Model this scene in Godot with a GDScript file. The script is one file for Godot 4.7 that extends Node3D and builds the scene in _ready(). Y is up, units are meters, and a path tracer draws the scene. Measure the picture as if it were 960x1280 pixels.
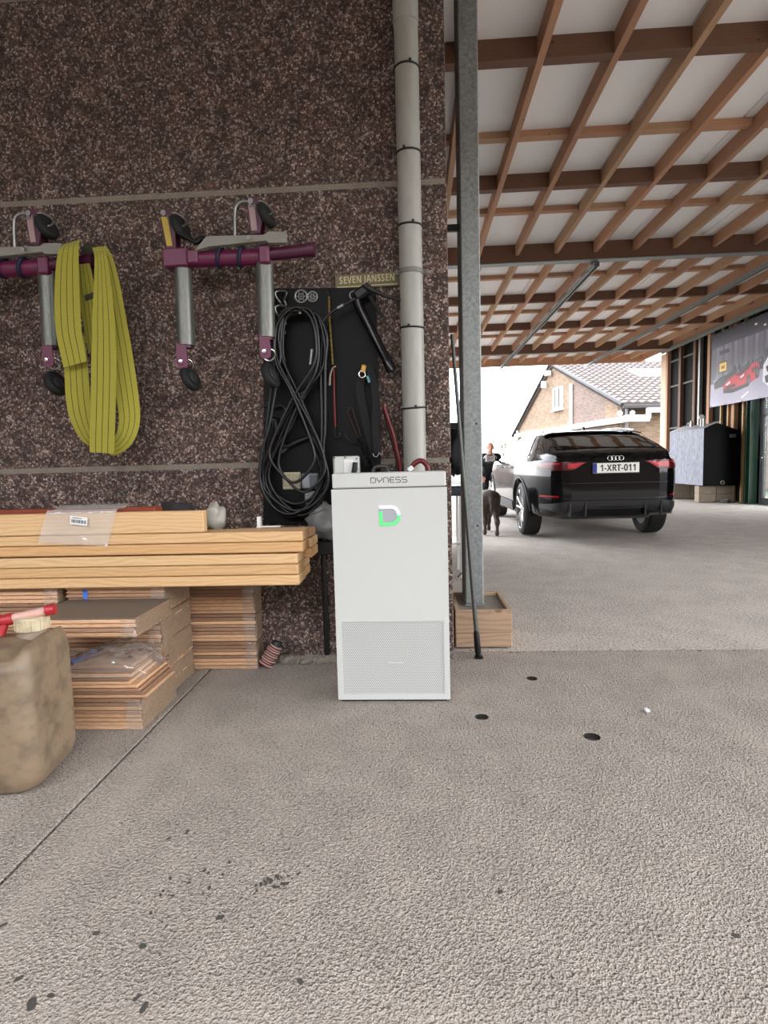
extends Node3D
# A yard shed: pebble-dash concrete wall with tools, a white battery cabinet, timber and flooring packs, and an open carport with a car.
# World: x runs along the wall to the right, y up, z towards the viewer. The wall's face stands at z = -2.87; the camera at the origin.

var rng := RandomNumberGenerator.new()
var mats := {}
var used := {}
var tex := {}

# ------------------------------------------------------------------ mesh builder
class B:
	var p := PackedVector3Array()
	var u := PackedVector2Array()
	var g := PackedInt32Array()
	var start := 0
	var gid := 1
	func t(a: Vector3, b: Vector3, c: Vector3, ua := Vector2.ZERO, ub := Vector2.ZERO, uc := Vector2.ZERO, gg := -1) -> void:
		p.push_back(a); p.push_back(b); p.push_back(c)
		u.push_back(ua); u.push_back(ub); u.push_back(uc)
		g.push_back(gg)
	func q(a: Vector3, b: Vector3, c: Vector3, d: Vector3, ua := Vector2.ZERO, ub := Vector2.ZERO, uc := Vector2.ZERO, ud := Vector2.ZERO, gg := -1) -> void:
		t(a, b, c, ua, ub, uc, gg); t(a, c, d, ua, uc, ud, gg)
	func fin() -> void:  # turn the solid begun last so that its faces look outwards
		var v := 0.0
		var c0 := p[start] if start < p.size() else Vector3.ZERO
		for i in range(start, p.size(), 3):
			v += (p[i] - c0).dot((p[i + 1] - c0).cross(p[i + 2] - c0))
		if v > 0.0:
			for i in range(start, p.size(), 3):
				var a := p[i + 1]; p[i + 1] = p[i + 2]; p[i + 2] = a
				var w := u[i + 1]; u[i + 1] = u[i + 2]; u[i + 2] = w
		start = p.size()
		gid += 1
	func box(c: Vector3, s: Vector3, bev := 0.0, bs := Basis(), uo := Vector2.ZERO) -> B:
		var h := s * 0.5
		var lng := 0
		if s.y > s[lng]: lng = 1
		if s.z > s[lng]: lng = 2
		var tris: Array = []
		if bev <= 0.0:
			for a in 3:
				for sg in [-1.0, 1.0]:
					var f: Array = []
					for k in [[-1, -1], [1, -1], [1, 1], [-1, 1]]:
						var v := Vector3()
						v[a] = sg * h[a]; v[(a + 1) % 3] = k[0] * h[(a + 1) % 3]; v[(a + 2) % 3] = k[1] * h[(a + 2) % 3]
						f.append(v)
					tris.append([f[0], f[1], f[2]]); tris.append([f[0], f[2], f[3]])
		else:
			var vt := func(a: int, x: Vector3) -> Vector3:
				var r := Vector3(x.x * (h.x - bev), x.y * (h.y - bev), x.z * (h.z - bev))
				r[a] = x[a] * h[a]
				return r
			for a in 3:
				var b1 := (a + 1) % 3
				var c1 := (a + 2) % 3
				for sg in [-1.0, 1.0]:
					var f: Array = []
					for k in [[-1, -1], [1, -1], [1, 1], [-1, 1]]:
						var x := Vector3(); x[a] = sg; x[b1] = k[0]; x[c1] = k[1]
						f.append(vt.call(a, x))
					tris.append([f[0], f[1], f[2]]); tris.append([f[0], f[2], f[3]])
					for s2 in [-1.0, 1.0]:
						var m := Vector3(); m[a] = sg; m[b1] = s2; m[c1] = -1
						var n := m; n[c1] = 1
						var e := [vt.call(a, m), vt.call(a, n), vt.call(b1, n), vt.call(b1, m)]
						tris.append([e[0], e[1], e[2]]); tris.append([e[0], e[2], e[3]])
			for sx in [-1.0, 1.0]:
				for sy in [-1.0, 1.0]:
					for sz in [-1.0, 1.0]:
						var x := Vector3(sx, sy, sz)
						tris.append([vt.call(0, x), vt.call(1, x), vt.call(2, x)])
		for tr in tris:
			var n: Vector3 = (tr[1] - tr[0]).cross(tr[2] - tr[0])
			if n.dot(tr[0] + tr[1] + tr[2]) > 0.0:
				tr = [tr[0], tr[2], tr[1]]
			var ab := n.abs()
			var dom := 0
			if ab.y > ab[dom]: dom = 1
			if ab.z > ab[dom]: dom = 2
			var ua := lng
			var va := 3 - dom - lng
			if dom == lng:
				ua = (lng + 1) % 3
				va = (lng + 2) % 3
			var w: Array = []
			for v in tr:
				w.append(Vector2(v[ua], v[va] + (0.37 if dom == 1 else 0.0)) + uo)
			t(c + bs * tr[0], c + bs * tr[1], c + bs * tr[2], w[0], w[1], w[2], -1)
		start = p.size(); gid += 1
		return self
	func cyl(a: Vector3, b: Vector3, r0: float, r1 := -1.0, n := 16, cap := true) -> B:
		if r1 < 0.0: r1 = r0
		var d := (b - a).normalized()
		var x := d.cross(Vector3.UP if absf(d.y) < 0.9 else Vector3.RIGHT).normalized()
		var y := d.cross(x)
		var L := a.distance_to(b)
		for i in n:
			var t0 := TAU * i / n
			var t1 := TAU * (i + 1) / n
			var e0 := x * cos(t0) + y * sin(t0)
			var e1 := x * cos(t1) + y * sin(t1)
			if i == n - 1: e1 = x
			q(a + e0 * r0, a + e1 * r0, b + e1 * r1, b + e0 * r1, Vector2(0, t0 * r0), Vector2(0, t1 * r0), Vector2(L, t1 * r0), Vector2(L, t0 * r0), gid)
			if cap:
				t(a, a + e1 * r0, a + e0 * r0); t(b, b + e0 * r1, b + e1 * r1)
		fin()
		return self
	func tube(pts: PackedVector3Array, r: Variant, n := 8, closed := false) -> B:
		var m := pts.size()
		var rings: Array = []
		var x := Vector3.ZERO
		var L := 0.0
		var ls: Array = []
		for i in m:
			var d := pts[mini(i + 1, m - 1)] - pts[maxi(i - 1, 0)]
			if closed: d = pts[(i + 1) % m] - pts[(i - 1 + m) % m]
			if d.length() < 1e-9: d = Vector3.UP
			d = d.normalized()
			if x == Vector3.ZERO:
				x = d.cross(Vector3.UP if absf(d.y) < 0.9 else Vector3.RIGHT).normalized()
			else:
				x = (x - d * x.dot(d)).normalized()
			var y := d.cross(x)
			var rr: float = r[i] if r is Array or r is PackedFloat32Array else r
			var ring := PackedVector3Array()
			for k in n:
				ring.push_back(pts[i] + (x * cos(TAU * k / n) + y * sin(TAU * k / n)) * rr)
			rings.append(ring)
			if i > 0: L += pts[i].distance_to(pts[i - 1])
			ls.append(L)
		for i in (m if closed else m - 1):
			var j := (i + 1) % m
			for k in n:
				var k1 := (k + 1) % n
				q(rings[i][k], rings[i][k1], rings[j][k1], rings[j][k], Vector2(ls[i], float(k) / n), Vector2(ls[i], float(k + 1) / n), Vector2(ls[j], float(k + 1) / n), Vector2(ls[j], float(k) / n), gid)
		if not closed:
			for k in n:
				var k1 := (k + 1) % n
				t(pts[0], rings[0][k1], rings[0][k]); t(pts[m - 1], rings[m - 1][k], rings[m - 1][k1])
		fin()
		return self
	func ribbon(pts: PackedVector3Array, nrm: Array, w: Variant, th: float) -> B:
		var m := pts.size()
		var cs: Array = []
		var L := 0.0
		var ls: Array = []
		for i in m:
			var d := (pts[mini(i + 1, m - 1)] - pts[maxi(i - 1, 0)]).normalized()
			var nn: Vector3 = nrm[mini(i, nrm.size() - 1)]
			var s := d.cross(nn).normalized()
			nn = s.cross(d).normalized()
			var ww: float = w[i] if w is Array else w
			cs.append([pts[i] - s * ww / 2 + nn * th / 2, pts[i] + s * ww / 2 + nn * th / 2, pts[i] + s * ww / 2 - nn * th / 2, pts[i] - s * ww / 2 - nn * th / 2])
			if i > 0: L += pts[i].distance_to(pts[i - 1])
			ls.append(L)
		for i in m - 1:
			for k in 4:
				var k1 := (k + 1) % 4
				var v0 := [0.0, 1.0, 1.0, 0.0][k] as float
				var v1 := [0.0, 1.0, 1.0, 0.0][k1] as float
				q(cs[i][k], cs[i][k1], cs[i + 1][k1], cs[i + 1][k], Vector2(ls[i], v0), Vector2(ls[i], v1), Vector2(ls[i + 1], v1), Vector2(ls[i + 1], v0), gid * 4 + k if k % 2 == 0 else -1)
		q(cs[0][3], cs[0][2], cs[0][1], cs[0][0]); q(cs[m - 1][0], cs[m - 1][1], cs[m - 1][2], cs[m - 1][3])
		fin()
		return self
	func lathe(prof: Array, xf := Transform3D(), n := 24, flat_at := []) -> B:
		for i in prof.size() - 1:
			var a: Vector2 = prof[i]
			var b: Vector2 = prof[i + 1]
			for k in n:
				var t0 := TAU * k / n
				var t1 := TAU * ((k + 1) % n) / n
				var v := func(w: Vector2, tt: float) -> Vector3: return xf * Vector3(w.x * cos(tt), w.y, w.x * sin(tt))
				var gg := gid * 50 + i if flat_at.is_empty() else gid * 50
				if a.x > 1e-6 and b.x > 1e-6:
					q(v.call(a, t0), v.call(a, t1), v.call(b, t1), v.call(b, t0), Vector2(a.y, t0), Vector2(a.y, t1), Vector2(b.y, t1), Vector2(b.y, t0), gg)
				elif a.x > 1e-6:
					t(v.call(a, t0), v.call(a, t1), v.call(b, t0), Vector2(), Vector2(), Vector2(), gg)
				elif b.x > 1e-6:
					t(v.call(a, t0), v.call(b, t1), v.call(b, t0), Vector2(), Vector2(), Vector2(), gg)
		fin()
		return self
	func prism(poly: PackedVector2Array, d: float, xf := Transform3D()) -> B:
		var ix := Geometry2D.triangulate_polygon(poly)
		for i in range(0, ix.size(), 3):
			var a := poly[ix[i]]; var b := poly[ix[i + 1]]; var c := poly[ix[i + 2]]
			if (b - a).cross(c - a) < 0.0:
				var s := b; b = c; c = s
			t(xf * Vector3(a.x, a.y, d / 2), xf * Vector3(b.x, b.y, d / 2), xf * Vector3(c.x, c.y, d / 2), a, b, c)
			t(xf * Vector3(a.x, a.y, -d / 2), xf * Vector3(c.x, c.y, -d / 2), xf * Vector3(b.x, b.y, -d / 2), a, c, b)
		var area := 0.0
		for i in poly.size():
			area += poly[i].cross(poly[(i + 1) % poly.size()])
		for i in poly.size():
			var a := poly[i]
			var b := poly[(i + 1) % poly.size()]
			if area < 0.0:
				var s := a; a = b; b = s
			q(xf * Vector3(a.x, a.y, -d / 2), xf * Vector3(b.x, b.y, -d / 2), xf * Vector3(b.x, b.y, d / 2), xf * Vector3(a.x, a.y, d / 2), Vector2(a.x, 0), Vector2(b.x, 0), Vector2(b.x, d), Vector2(a.x, d))
		fin()
		return self
	func ell(c: Vector3, r: Vector3, bs := Basis(), n := 14, m := 10) -> B:
		for i in m:
			for k in n:
				var v := func(ii: int, kk: int) -> Vector3:
					var f := PI * ii / m
					var th := TAU * (kk % n) / n
					return c + bs * Vector3(r.x * sin(f) * cos(th), r.y * cos(f), r.z * sin(f) * sin(th))
				if i == 0: t(v.call(0, 0), v.call(1, k), v.call(1, k + 1), Vector2(), Vector2(), Vector2(), gid)
				elif i == m - 1: t(v.call(i, k), v.call(m, 0), v.call(i, k + 1), Vector2(), Vector2(), Vector2(), gid)
				else: q(v.call(i, k), v.call(i + 1, k), v.call(i + 1, k + 1), v.call(i, k + 1), Vector2(), Vector2(), Vector2(), Vector2(), gid)
		fin()
		return self
	func torus(c: Vector3, ax: Vector3, R: float, r: float, n := 24, m := 8, squash := 1.0) -> B:
		var d := ax.normalized()
		var x := d.cross(Vector3.UP if absf(d.y) < 0.9 else Vector3.RIGHT).normalized()
		var y := d.cross(x)
		var pts := PackedVector3Array()
		for i in n:
			pts.push_back(c + (x * cos(TAU * i / n) * squash + y * sin(TAU * i / n)) * R)
		return tube(pts, r, m, true)
	func loft(rings: Array, cap := true, sm := true) -> B:
		for i in rings.size() - 1:
			var n: int = rings[i].size()
			for k in n:
				var k1 := (k + 1) % n
				q(rings[i][k], rings[i][k1], rings[i + 1][k1], rings[i + 1][k], Vector2(i, float(k) / n), Vector2(i, float(k + 1) / n), Vector2(i + 1, float(k + 1) / n), Vector2(i + 1, float(k) / n), gid if sm else -1)
		if cap:
			for e in [0, rings.size() - 1]:
				var c := Vector3.ZERO
				for v in rings[e]: c += v
				c /= rings[e].size()
				for k in rings[e].size():
					var k1: int = (k + 1) % rings[e].size()
					if e == 0: t(c, rings[e][k1], rings[e][k])
					else: t(c, rings[e][k], rings[e][k1])
		fin()
		return self
	func sheet(gr: Array, th: float) -> B:  # a grid of points made into a thin cloth or film with two sides and an edge
		var R := gr.size()
		var C: int = gr[0].size()
		var bk: Array = []
		for i in R:
			var row := PackedVector3Array()
			for j in C:
				var du: Vector3 = gr[mini(i + 1, R - 1)][j] - gr[maxi(i - 1, 0)][j]
				var dv: Vector3 = gr[i][mini(j + 1, C - 1)] - gr[i][maxi(j - 1, 0)]
				row.push_back(gr[i][j] - du.cross(dv).normalized() * th)
			bk.append(row)
		for i in R - 1:
			for j in C - 1:
				var ua := Vector2(float(i) / (R - 1), float(j) / (C - 1))
				var uc := Vector2(float(i + 1) / (R - 1), float(j + 1) / (C - 1))
				q(gr[i][j], gr[i + 1][j], gr[i + 1][j + 1], gr[i][j + 1], ua, Vector2(uc.x, ua.y), uc, Vector2(ua.x, uc.y), gid * 2)
				q(bk[i][j], bk[i][j + 1], bk[i + 1][j + 1], bk[i + 1][j], ua, Vector2(ua.x, uc.y), uc, Vector2(uc.x, ua.y), gid * 2 + 1)
		for i in R - 1:
			q(gr[i][0], bk[i][0], bk[i + 1][0], gr[i + 1][0]); q(gr[i][C - 1], gr[i + 1][C - 1], bk[i + 1][C - 1], bk[i][C - 1])
		for j in C - 1:
			q(gr[0][j], gr[0][j + 1], bk[0][j + 1], bk[0][j]); q(gr[R - 1][j], bk[R - 1][j], bk[R - 1][j + 1], gr[R - 1][j + 1])
		fin()
		gid += 2
		return self
	func mv(d: Vector3) -> B:  # shift everything built so far
		for i in p.size(): p[i] += d
		return self
	func mesh() -> ArrayMesh:
		var st := SurfaceTool.new()
		st.begin(Mesh.PRIMITIVE_TRIANGLES)
		for i in g.size():
			for k in 3:
				st.set_smooth_group(g[i])
				st.set_uv(u[i * 3 + k])
				st.add_vertex(p[i * 3 + k])
		st.generate_normals()
		st.index()
		return st.commit()

# ------------------------------------------------------------------ naming
func numbered(n: String) -> String:
	used[n] = used.get(n, -1) + 1
	return n if used[n] == 0 else "%s_%03d" % [n, used[n]]

func thing(called: String, label: String, category: String, at := Vector3.ZERO, turn := 0.0, group := "") -> Node3D:
	var o := Node3D.new()
	o.name = numbered(called)
	add_child(o)
	o.position = at
	o.rotation.y = turn
	tag(o, label, category, group)
	return o

func tag(o: Node, label: String, category: String, group := "") -> Node:
	o.set_meta("label", label)
	o.set_meta("category", category)
	if group: o.set_meta("group", group)
	return o

func put(b: Variant, called: String, m: Material, parent: Node = self, at := Vector3.ZERO, bs := Basis()) -> MeshInstance3D:
	var o := MeshInstance3D.new()
	o.mesh = b.mesh() if b is B else b
	o.material_override = m
	o.transform = Transform3D(bs, at)
	o.name = numbered(called) if parent == self else called
	parent.add_child(o, true)
	return o

func struct(called: String) -> Node3D:
	var o := Node3D.new()
	o.name = called
	add_child(o)
	o.set_meta("kind", "structure")
	return o

func copy(o: Node3D, base: String, label: String, at: Vector3) -> Node3D:
	var c: Node3D = o.duplicate()
	c.name = numbered(base)
	add_child(c)
	c.position = at
	c.set_meta("label", label)
	return c

func spl(pts: Array, n := 6, closed := false) -> PackedVector3Array:  # a smooth curve through points
	var out := PackedVector3Array()
	var m := pts.size()
	for i in (m if closed else m - 1):
		var a: Vector3 = pts[(i - 1 + m) % m] if closed else pts[maxi(i - 1, 0)]
		var b: Vector3 = pts[i]
		var c: Vector3 = pts[(i + 1) % m]
		var d: Vector3 = pts[(i + 2) % m] if closed else pts[mini(i + 2, m - 1)]
		for k in n:
			out.push_back(b.cubic_interpolate(c, a, d, float(k) / n))
	if not closed: out.push_back(pts[m - 1])
	return out

func ru() -> Vector2:
	return Vector2(rng.randf() * 7.0, rng.randf() * 3.0)

# ------------------------------------------------------------------ materials
func mat(called: String, c: Color, rough := 0.6, metal := 0.0) -> StandardMaterial3D:
	if not mats.has(called):
		var m := StandardMaterial3D.new()
		m.resource_name = called
		m.albedo_color = c
		m.roughness = rough
		m.metallic = metal
		mats[called] = m
	return mats[called]

func tri(m: StandardMaterial3D, sc: Vector3, world := true) -> void:
	m.uv1_triplanar = true
	m.uv1_world_triplanar = world
	m.uv1_scale = sc

func noise_bytes(kind: int, freq: float, n: int, sd: int, oct := 1, ret := 0, h := 0, whole := false) -> PackedByteArray:
	var f := FastNoiseLite.new()
	f.seed = sd
	f.noise_type = kind
	f.frequency = freq
	f.fractal_type = FastNoiseLite.FRACTAL_FBM if oct > 1 else FastNoiseLite.FRACTAL_NONE
	f.fractal_octaves = oct
	f.cellular_return_type = ret
	f.cellular_jitter = 1.0
	var im := f.get_image(n, h if h else n, false, false, true) if whole else f.get_seamless_image(n, h if h else n, false, false, 0.12, true)
	im.convert(Image.FORMAT_L8)
	return im.get_data()

func from_rgb(d: PackedByteArray, w: int, h: int) -> ImageTexture:
	return ImageTexture.create_from_image(Image.create_from_data(w, h, false, Image.FORMAT_RGB8, d))

func from_l(d: PackedByteArray, w: int, h: int) -> ImageTexture:
	return ImageTexture.create_from_image(Image.create_from_data(w, h, false, Image.FORMAT_L8, d))

func b8(x: float) -> int:
	return clampi(int(x * 255.0), 0, 255)

func make_textures() -> void:
	# exposed pebbles: each cell of the noise is one stone of its own tone, with dark cement between
	var n := 2048
	var cv := noise_bytes(FastNoiseLite.TYPE_CELLULAR, 0.185, n, 3, 1, FastNoiseLite.RETURN_CELL_VALUE, 0, true)
	var cd := noise_bytes(FastNoiseLite.TYPE_CELLULAR, 0.185, n, 3, 1, FastNoiseLite.RETURN_DISTANCE2_SUB, 0, true)
	var fine := noise_bytes(FastNoiseLite.TYPE_SIMPLEX, 0.2, n, 5, 3)
	var big := noise_bytes(FastNoiseLite.TYPE_SIMPLEX, 0.012, n, 6, 3)
	var col := PackedByteArray(); col.resize(n * n * 3)
	var hgt := PackedByteArray(); hgt.resize(n * n)
	var tones := [Color(.43, .355, .32), Color(.31, .245, .215), Color(.55, .485, .45), Color(.29, .23, .205), Color(.41, .325, .29), Color(.66, .60, .56), Color(.385, .31, .28), Color(.51, .42, .37), Color(.35, .27, .24), Color(.62, .56, .53), Color(.30, .24, .22), Color(.48, .36, .31)]
	for i in n * n:
		var c: Color = tones[(cv[i] * 37) % 12]
		var e := clampf((cd[i] - 6.0) / 42.0, 0.0, 1.0)
		var k := 0.98 * (0.42 + 0.58 * e) * (0.86 + 0.28 * fine[i] / 255.0) * (0.8 + 0.4 * big[i] / 255.0)
		col[i * 3] = b8(c.r * k); col[i * 3 + 1] = b8(c.g * k); col[i * 3 + 2] = b8(c.b * k)
		hgt[i] = b8(sqrt(e) * 0.9 + fine[i] / 2550.0)
	tex.wall = from_rgb(col, n, n)
	tex.wall_h = from_l(hgt, n, n)
	# rough concrete floor: sand grain, pits, worn pale blotches
	n = 2048
	fine = noise_bytes(FastNoiseLite.TYPE_SIMPLEX, 0.16, n, 11, 3)
	var mid := noise_bytes(FastNoiseLite.TYPE_SIMPLEX, 0.07, n, 12, 2)
	var pit := noise_bytes(FastNoiseLite.TYPE_SIMPLEX, 0.05, n, 13, 2)
	big = noise_bytes(FastNoiseLite.TYPE_SIMPLEX, 0.004, n, 14, 4)
	col.resize(n * n * 3)
	hgt.resize(n * n)
	for i in n * n:
		var f := fine[i] / 255.0
		var m := mid[i] / 255.0
		var pp := clampf((pit[i] / 255.0 - 0.80) * 9.0, 0.0, 1.0)
		var h := 0.5 + (f - 0.5) * 0.75 + (m - 0.5) * 0.8
		var k := (0.70 + 0.07 * (big[i] / 255.0 - 0.5) + (f - 0.5) * 0.30 + (m - 0.5) * 0.16) * (1.0 - 0.35 * pp)
		var w := big[(i * 5 + 77777) % (n * n)] / 255.0
		col[i * 3] = b8(k * 1.0); col[i * 3 + 1] = b8(k * (0.955 + 0.01 * w)); col[i * 3 + 2] = b8(k * (0.90 + 0.02 * w))
		hgt[i] = b8(clampf(h * (1.0 - 0.7 * pp), 0, 1))
	tex.floor = from_rgb(col, n, n)
	tex.floor_h = from_l(hgt, n, n)
	# sawn softwood: u along the grain, with knots that push the rings aside
	tex.wood = wood_image(1024, 256, 21, Color(.88, .755, .585), Color(.74, .585, .415), Color(.40, .27, .17), 9)
	tex.wood_pale = wood_image(1024, 256, 23, Color(.84, .74, .64), Color(.62, .51, .42), Color(.45, .34, .26), 3)
	tex.wood_red = wood_image(1024, 256, 22, Color(.73, .58, .465), Color(.56, .425, .33), Color(.28, .19, .14), 7)
	# galvanised steel: large soft spangle
	n = 512
	cv = noise_bytes(FastNoiseLite.TYPE_CELLULAR, 0.06, n, 31, 1, FastNoiseLite.RETURN_CELL_VALUE)
	fine = noise_bytes(FastNoiseLite.TYPE_SIMPLEX, 0.05, n, 32, 3)
	col.resize(n * n * 3)
	for i in n * n:
		var k := 0.80 + 0.08 * (cv[i] / 255.0 - 0.5) + 0.16 * (fine[i] / 255.0 - 0.5)
		col[i * 3] = b8(k * .99); col[i * 3 + 1] = b8(k); col[i * 3 + 2] = b8(k * .995)
	tex.galv = from_rgb(col, n, n)
	# grime: soft blotches
	fine = noise_bytes(FastNoiseLite.TYPE_SIMPLEX, 0.012, n, 41, 5)
	mid = noise_bytes(FastNoiseLite.TYPE_SIMPLEX, 0.03, n, 42, 4)
	for i in n * n:
		var k := clampf(0.93 - 0.40 * maxf(0.0, fine[i] / 255.0 - 0.45) - 0.25 * maxf(0.0, mid[i] / 255.0 - 0.55), 0, 1)
		col[i * 3] = b8(k); col[i * 3 + 1] = b8(k * .975); col[i * 3 + 2] = b8(k * .93)
	tex.grime = from_rgb(col, n, n)
	# faint mottling and scratches for painted and plastic things
	for i in n * n:
		var k := 0.94 + 0.08 * (mid[i] / 255.0 - 0.5)
		col[i * 3] = b8(k); col[i * 3 + 1] = b8(k); col[i * 3 + 2] = b8(k)
	tex.mottle = from_rgb(col, n, n)
	# weathered grey paint with vertical runs
	fine = noise_bytes(FastNoiseLite.TYPE_SIMPLEX, 0.02, n, 51, 4)
	for y in n:
		for x in n:
			var i := y * n + x
			var run := mid[((y / 9) % n) * n + x] / 255.0
			var k := 0.60 + 0.16 * (fine[i] / 255.0 - 0.5) + 0.16 * (run - 0.5)
			col[i * 3] = b8(k); col[i * 3 + 1] = b8(k * 1.0); col[i * 3 + 2] = b8(k * 1.03)
	tex.runs = from_rgb(col, n, n)
	# bricks of the far house (5 pixels long in the picture)
	tex.brick = brick_image(Color(.52, .425, .335), Color(.435, .345, .265), 61)
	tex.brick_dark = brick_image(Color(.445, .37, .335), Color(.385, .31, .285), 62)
	# webbing: long weave lines
	var ww := 64
	var wh := 256
	col.resize(ww * wh * 3)
	hgt.resize(ww * wh)
	var gw := RandomNumberGenerator.new(); gw.seed = 5
	for y in wh:
		for x in ww:
			var i := y * ww + x
			var k := 0.93 + 0.07 * sin(x * TAU / 4.0) + gw.randf_range(-.05, .05)
			for s in [0.25, 0.5, 0.75]:
				if absf(float(y) / wh - s) < 0.014: k *= 0.42
			col[i * 3] = b8(k); col[i * 3 + 1] = b8(k); col[i * 3 + 2] = b8(k)
			hgt[i] = b8(k)
	tex.web = from_rgb(col, ww, wh)
	tex.poster = poster_image()

func wood_image(w: int, h: int, sd: int, light: Color, dark: Color, knot: Color, knots: int) -> ImageTexture:
	var a := noise_bytes(FastNoiseLite.TYPE_SIMPLEX, 0.006, w, sd, 3, 0, h)
	var fi := noise_bytes(FastNoiseLite.TYPE_SIMPLEX, 0.25, w, sd + 1, 2, 0, h)
	var r := RandomNumberGenerator.new()
	r.seed = sd
	var ks: Array = []
	for k in knots:
		ks.append([r.randf() * w, (k + 0.5 + r.randf_range(-.3, .3)) * h / knots, r.randf_range(4.0, 9.0)])
	var d := PackedByteArray()
	d.resize(w * h * 3)
	for y in h:
		for x in w:
			var i := y * w + x
			var v := float(y) + (a[i] / 255.0 - 0.5) * 30.0
			var kn := 0.0
			for k in ks:
				var dx: float = absf(x - k[0]); dx = minf(dx, w - dx) * 2.6
				var dy: float = y - k[1]
				if absf(dy) > h * 0.5: dy -= signf(dy) * h
				var q2: float = (dx * dx + dy * dy) / (k[2] * k[2])
				if q2 < 40.0:
					v += signf(dy) * k[2] * 1.6 * exp(-q2 * 0.22)
					kn = maxf(kn, clampf(1.35 - q2, 0.0, 1.0) * (0.75 + 0.25 * sin(sqrt(q2) * 9.0)))
			var ring := 0.5 + 0.5 * sin(v * 0.42 + (a[(i * 3) % (w * h)] / 255.0) * 2.0)
			var f := fi[(y * w + (x / 24)) % (w * h)] / 255.0 - 0.5
			var c := light.lerp(dark, pow(ring, 2.2) * 0.36 + f * 0.10)
			c = c.lerp(knot, kn * 0.85)
			d[i * 3] = b8(c.r); d[i * 3 + 1] = b8(c.g); d[i * 3 + 2] = b8(c.b)
	return from_rgb(d, w, h)

func brick_image(a: Color, b: Color, sd: int) -> ImageTexture:  # 16 courses of 8 bricks, 1.76 m by 1.04 m
	var w := 512
	var h := 256
	var r := RandomNumberGenerator.new()
	r.seed = sd
	var im := Image.create(w, h, false, Image.FORMAT_RGB8)
	im.fill(Color(.50, .465, .43))
	for y in 16:
		for x in 9:
			var c := a.lerp(b, r.randf()) * r.randf_range(.9, 1.08)
			im.fill_rect(Rect2i(x * 64 - (32 if y % 2 else 0) + 2, y * 16 + 1, 60, 13), c)
	return ImageTexture.create_from_image(im)

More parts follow.
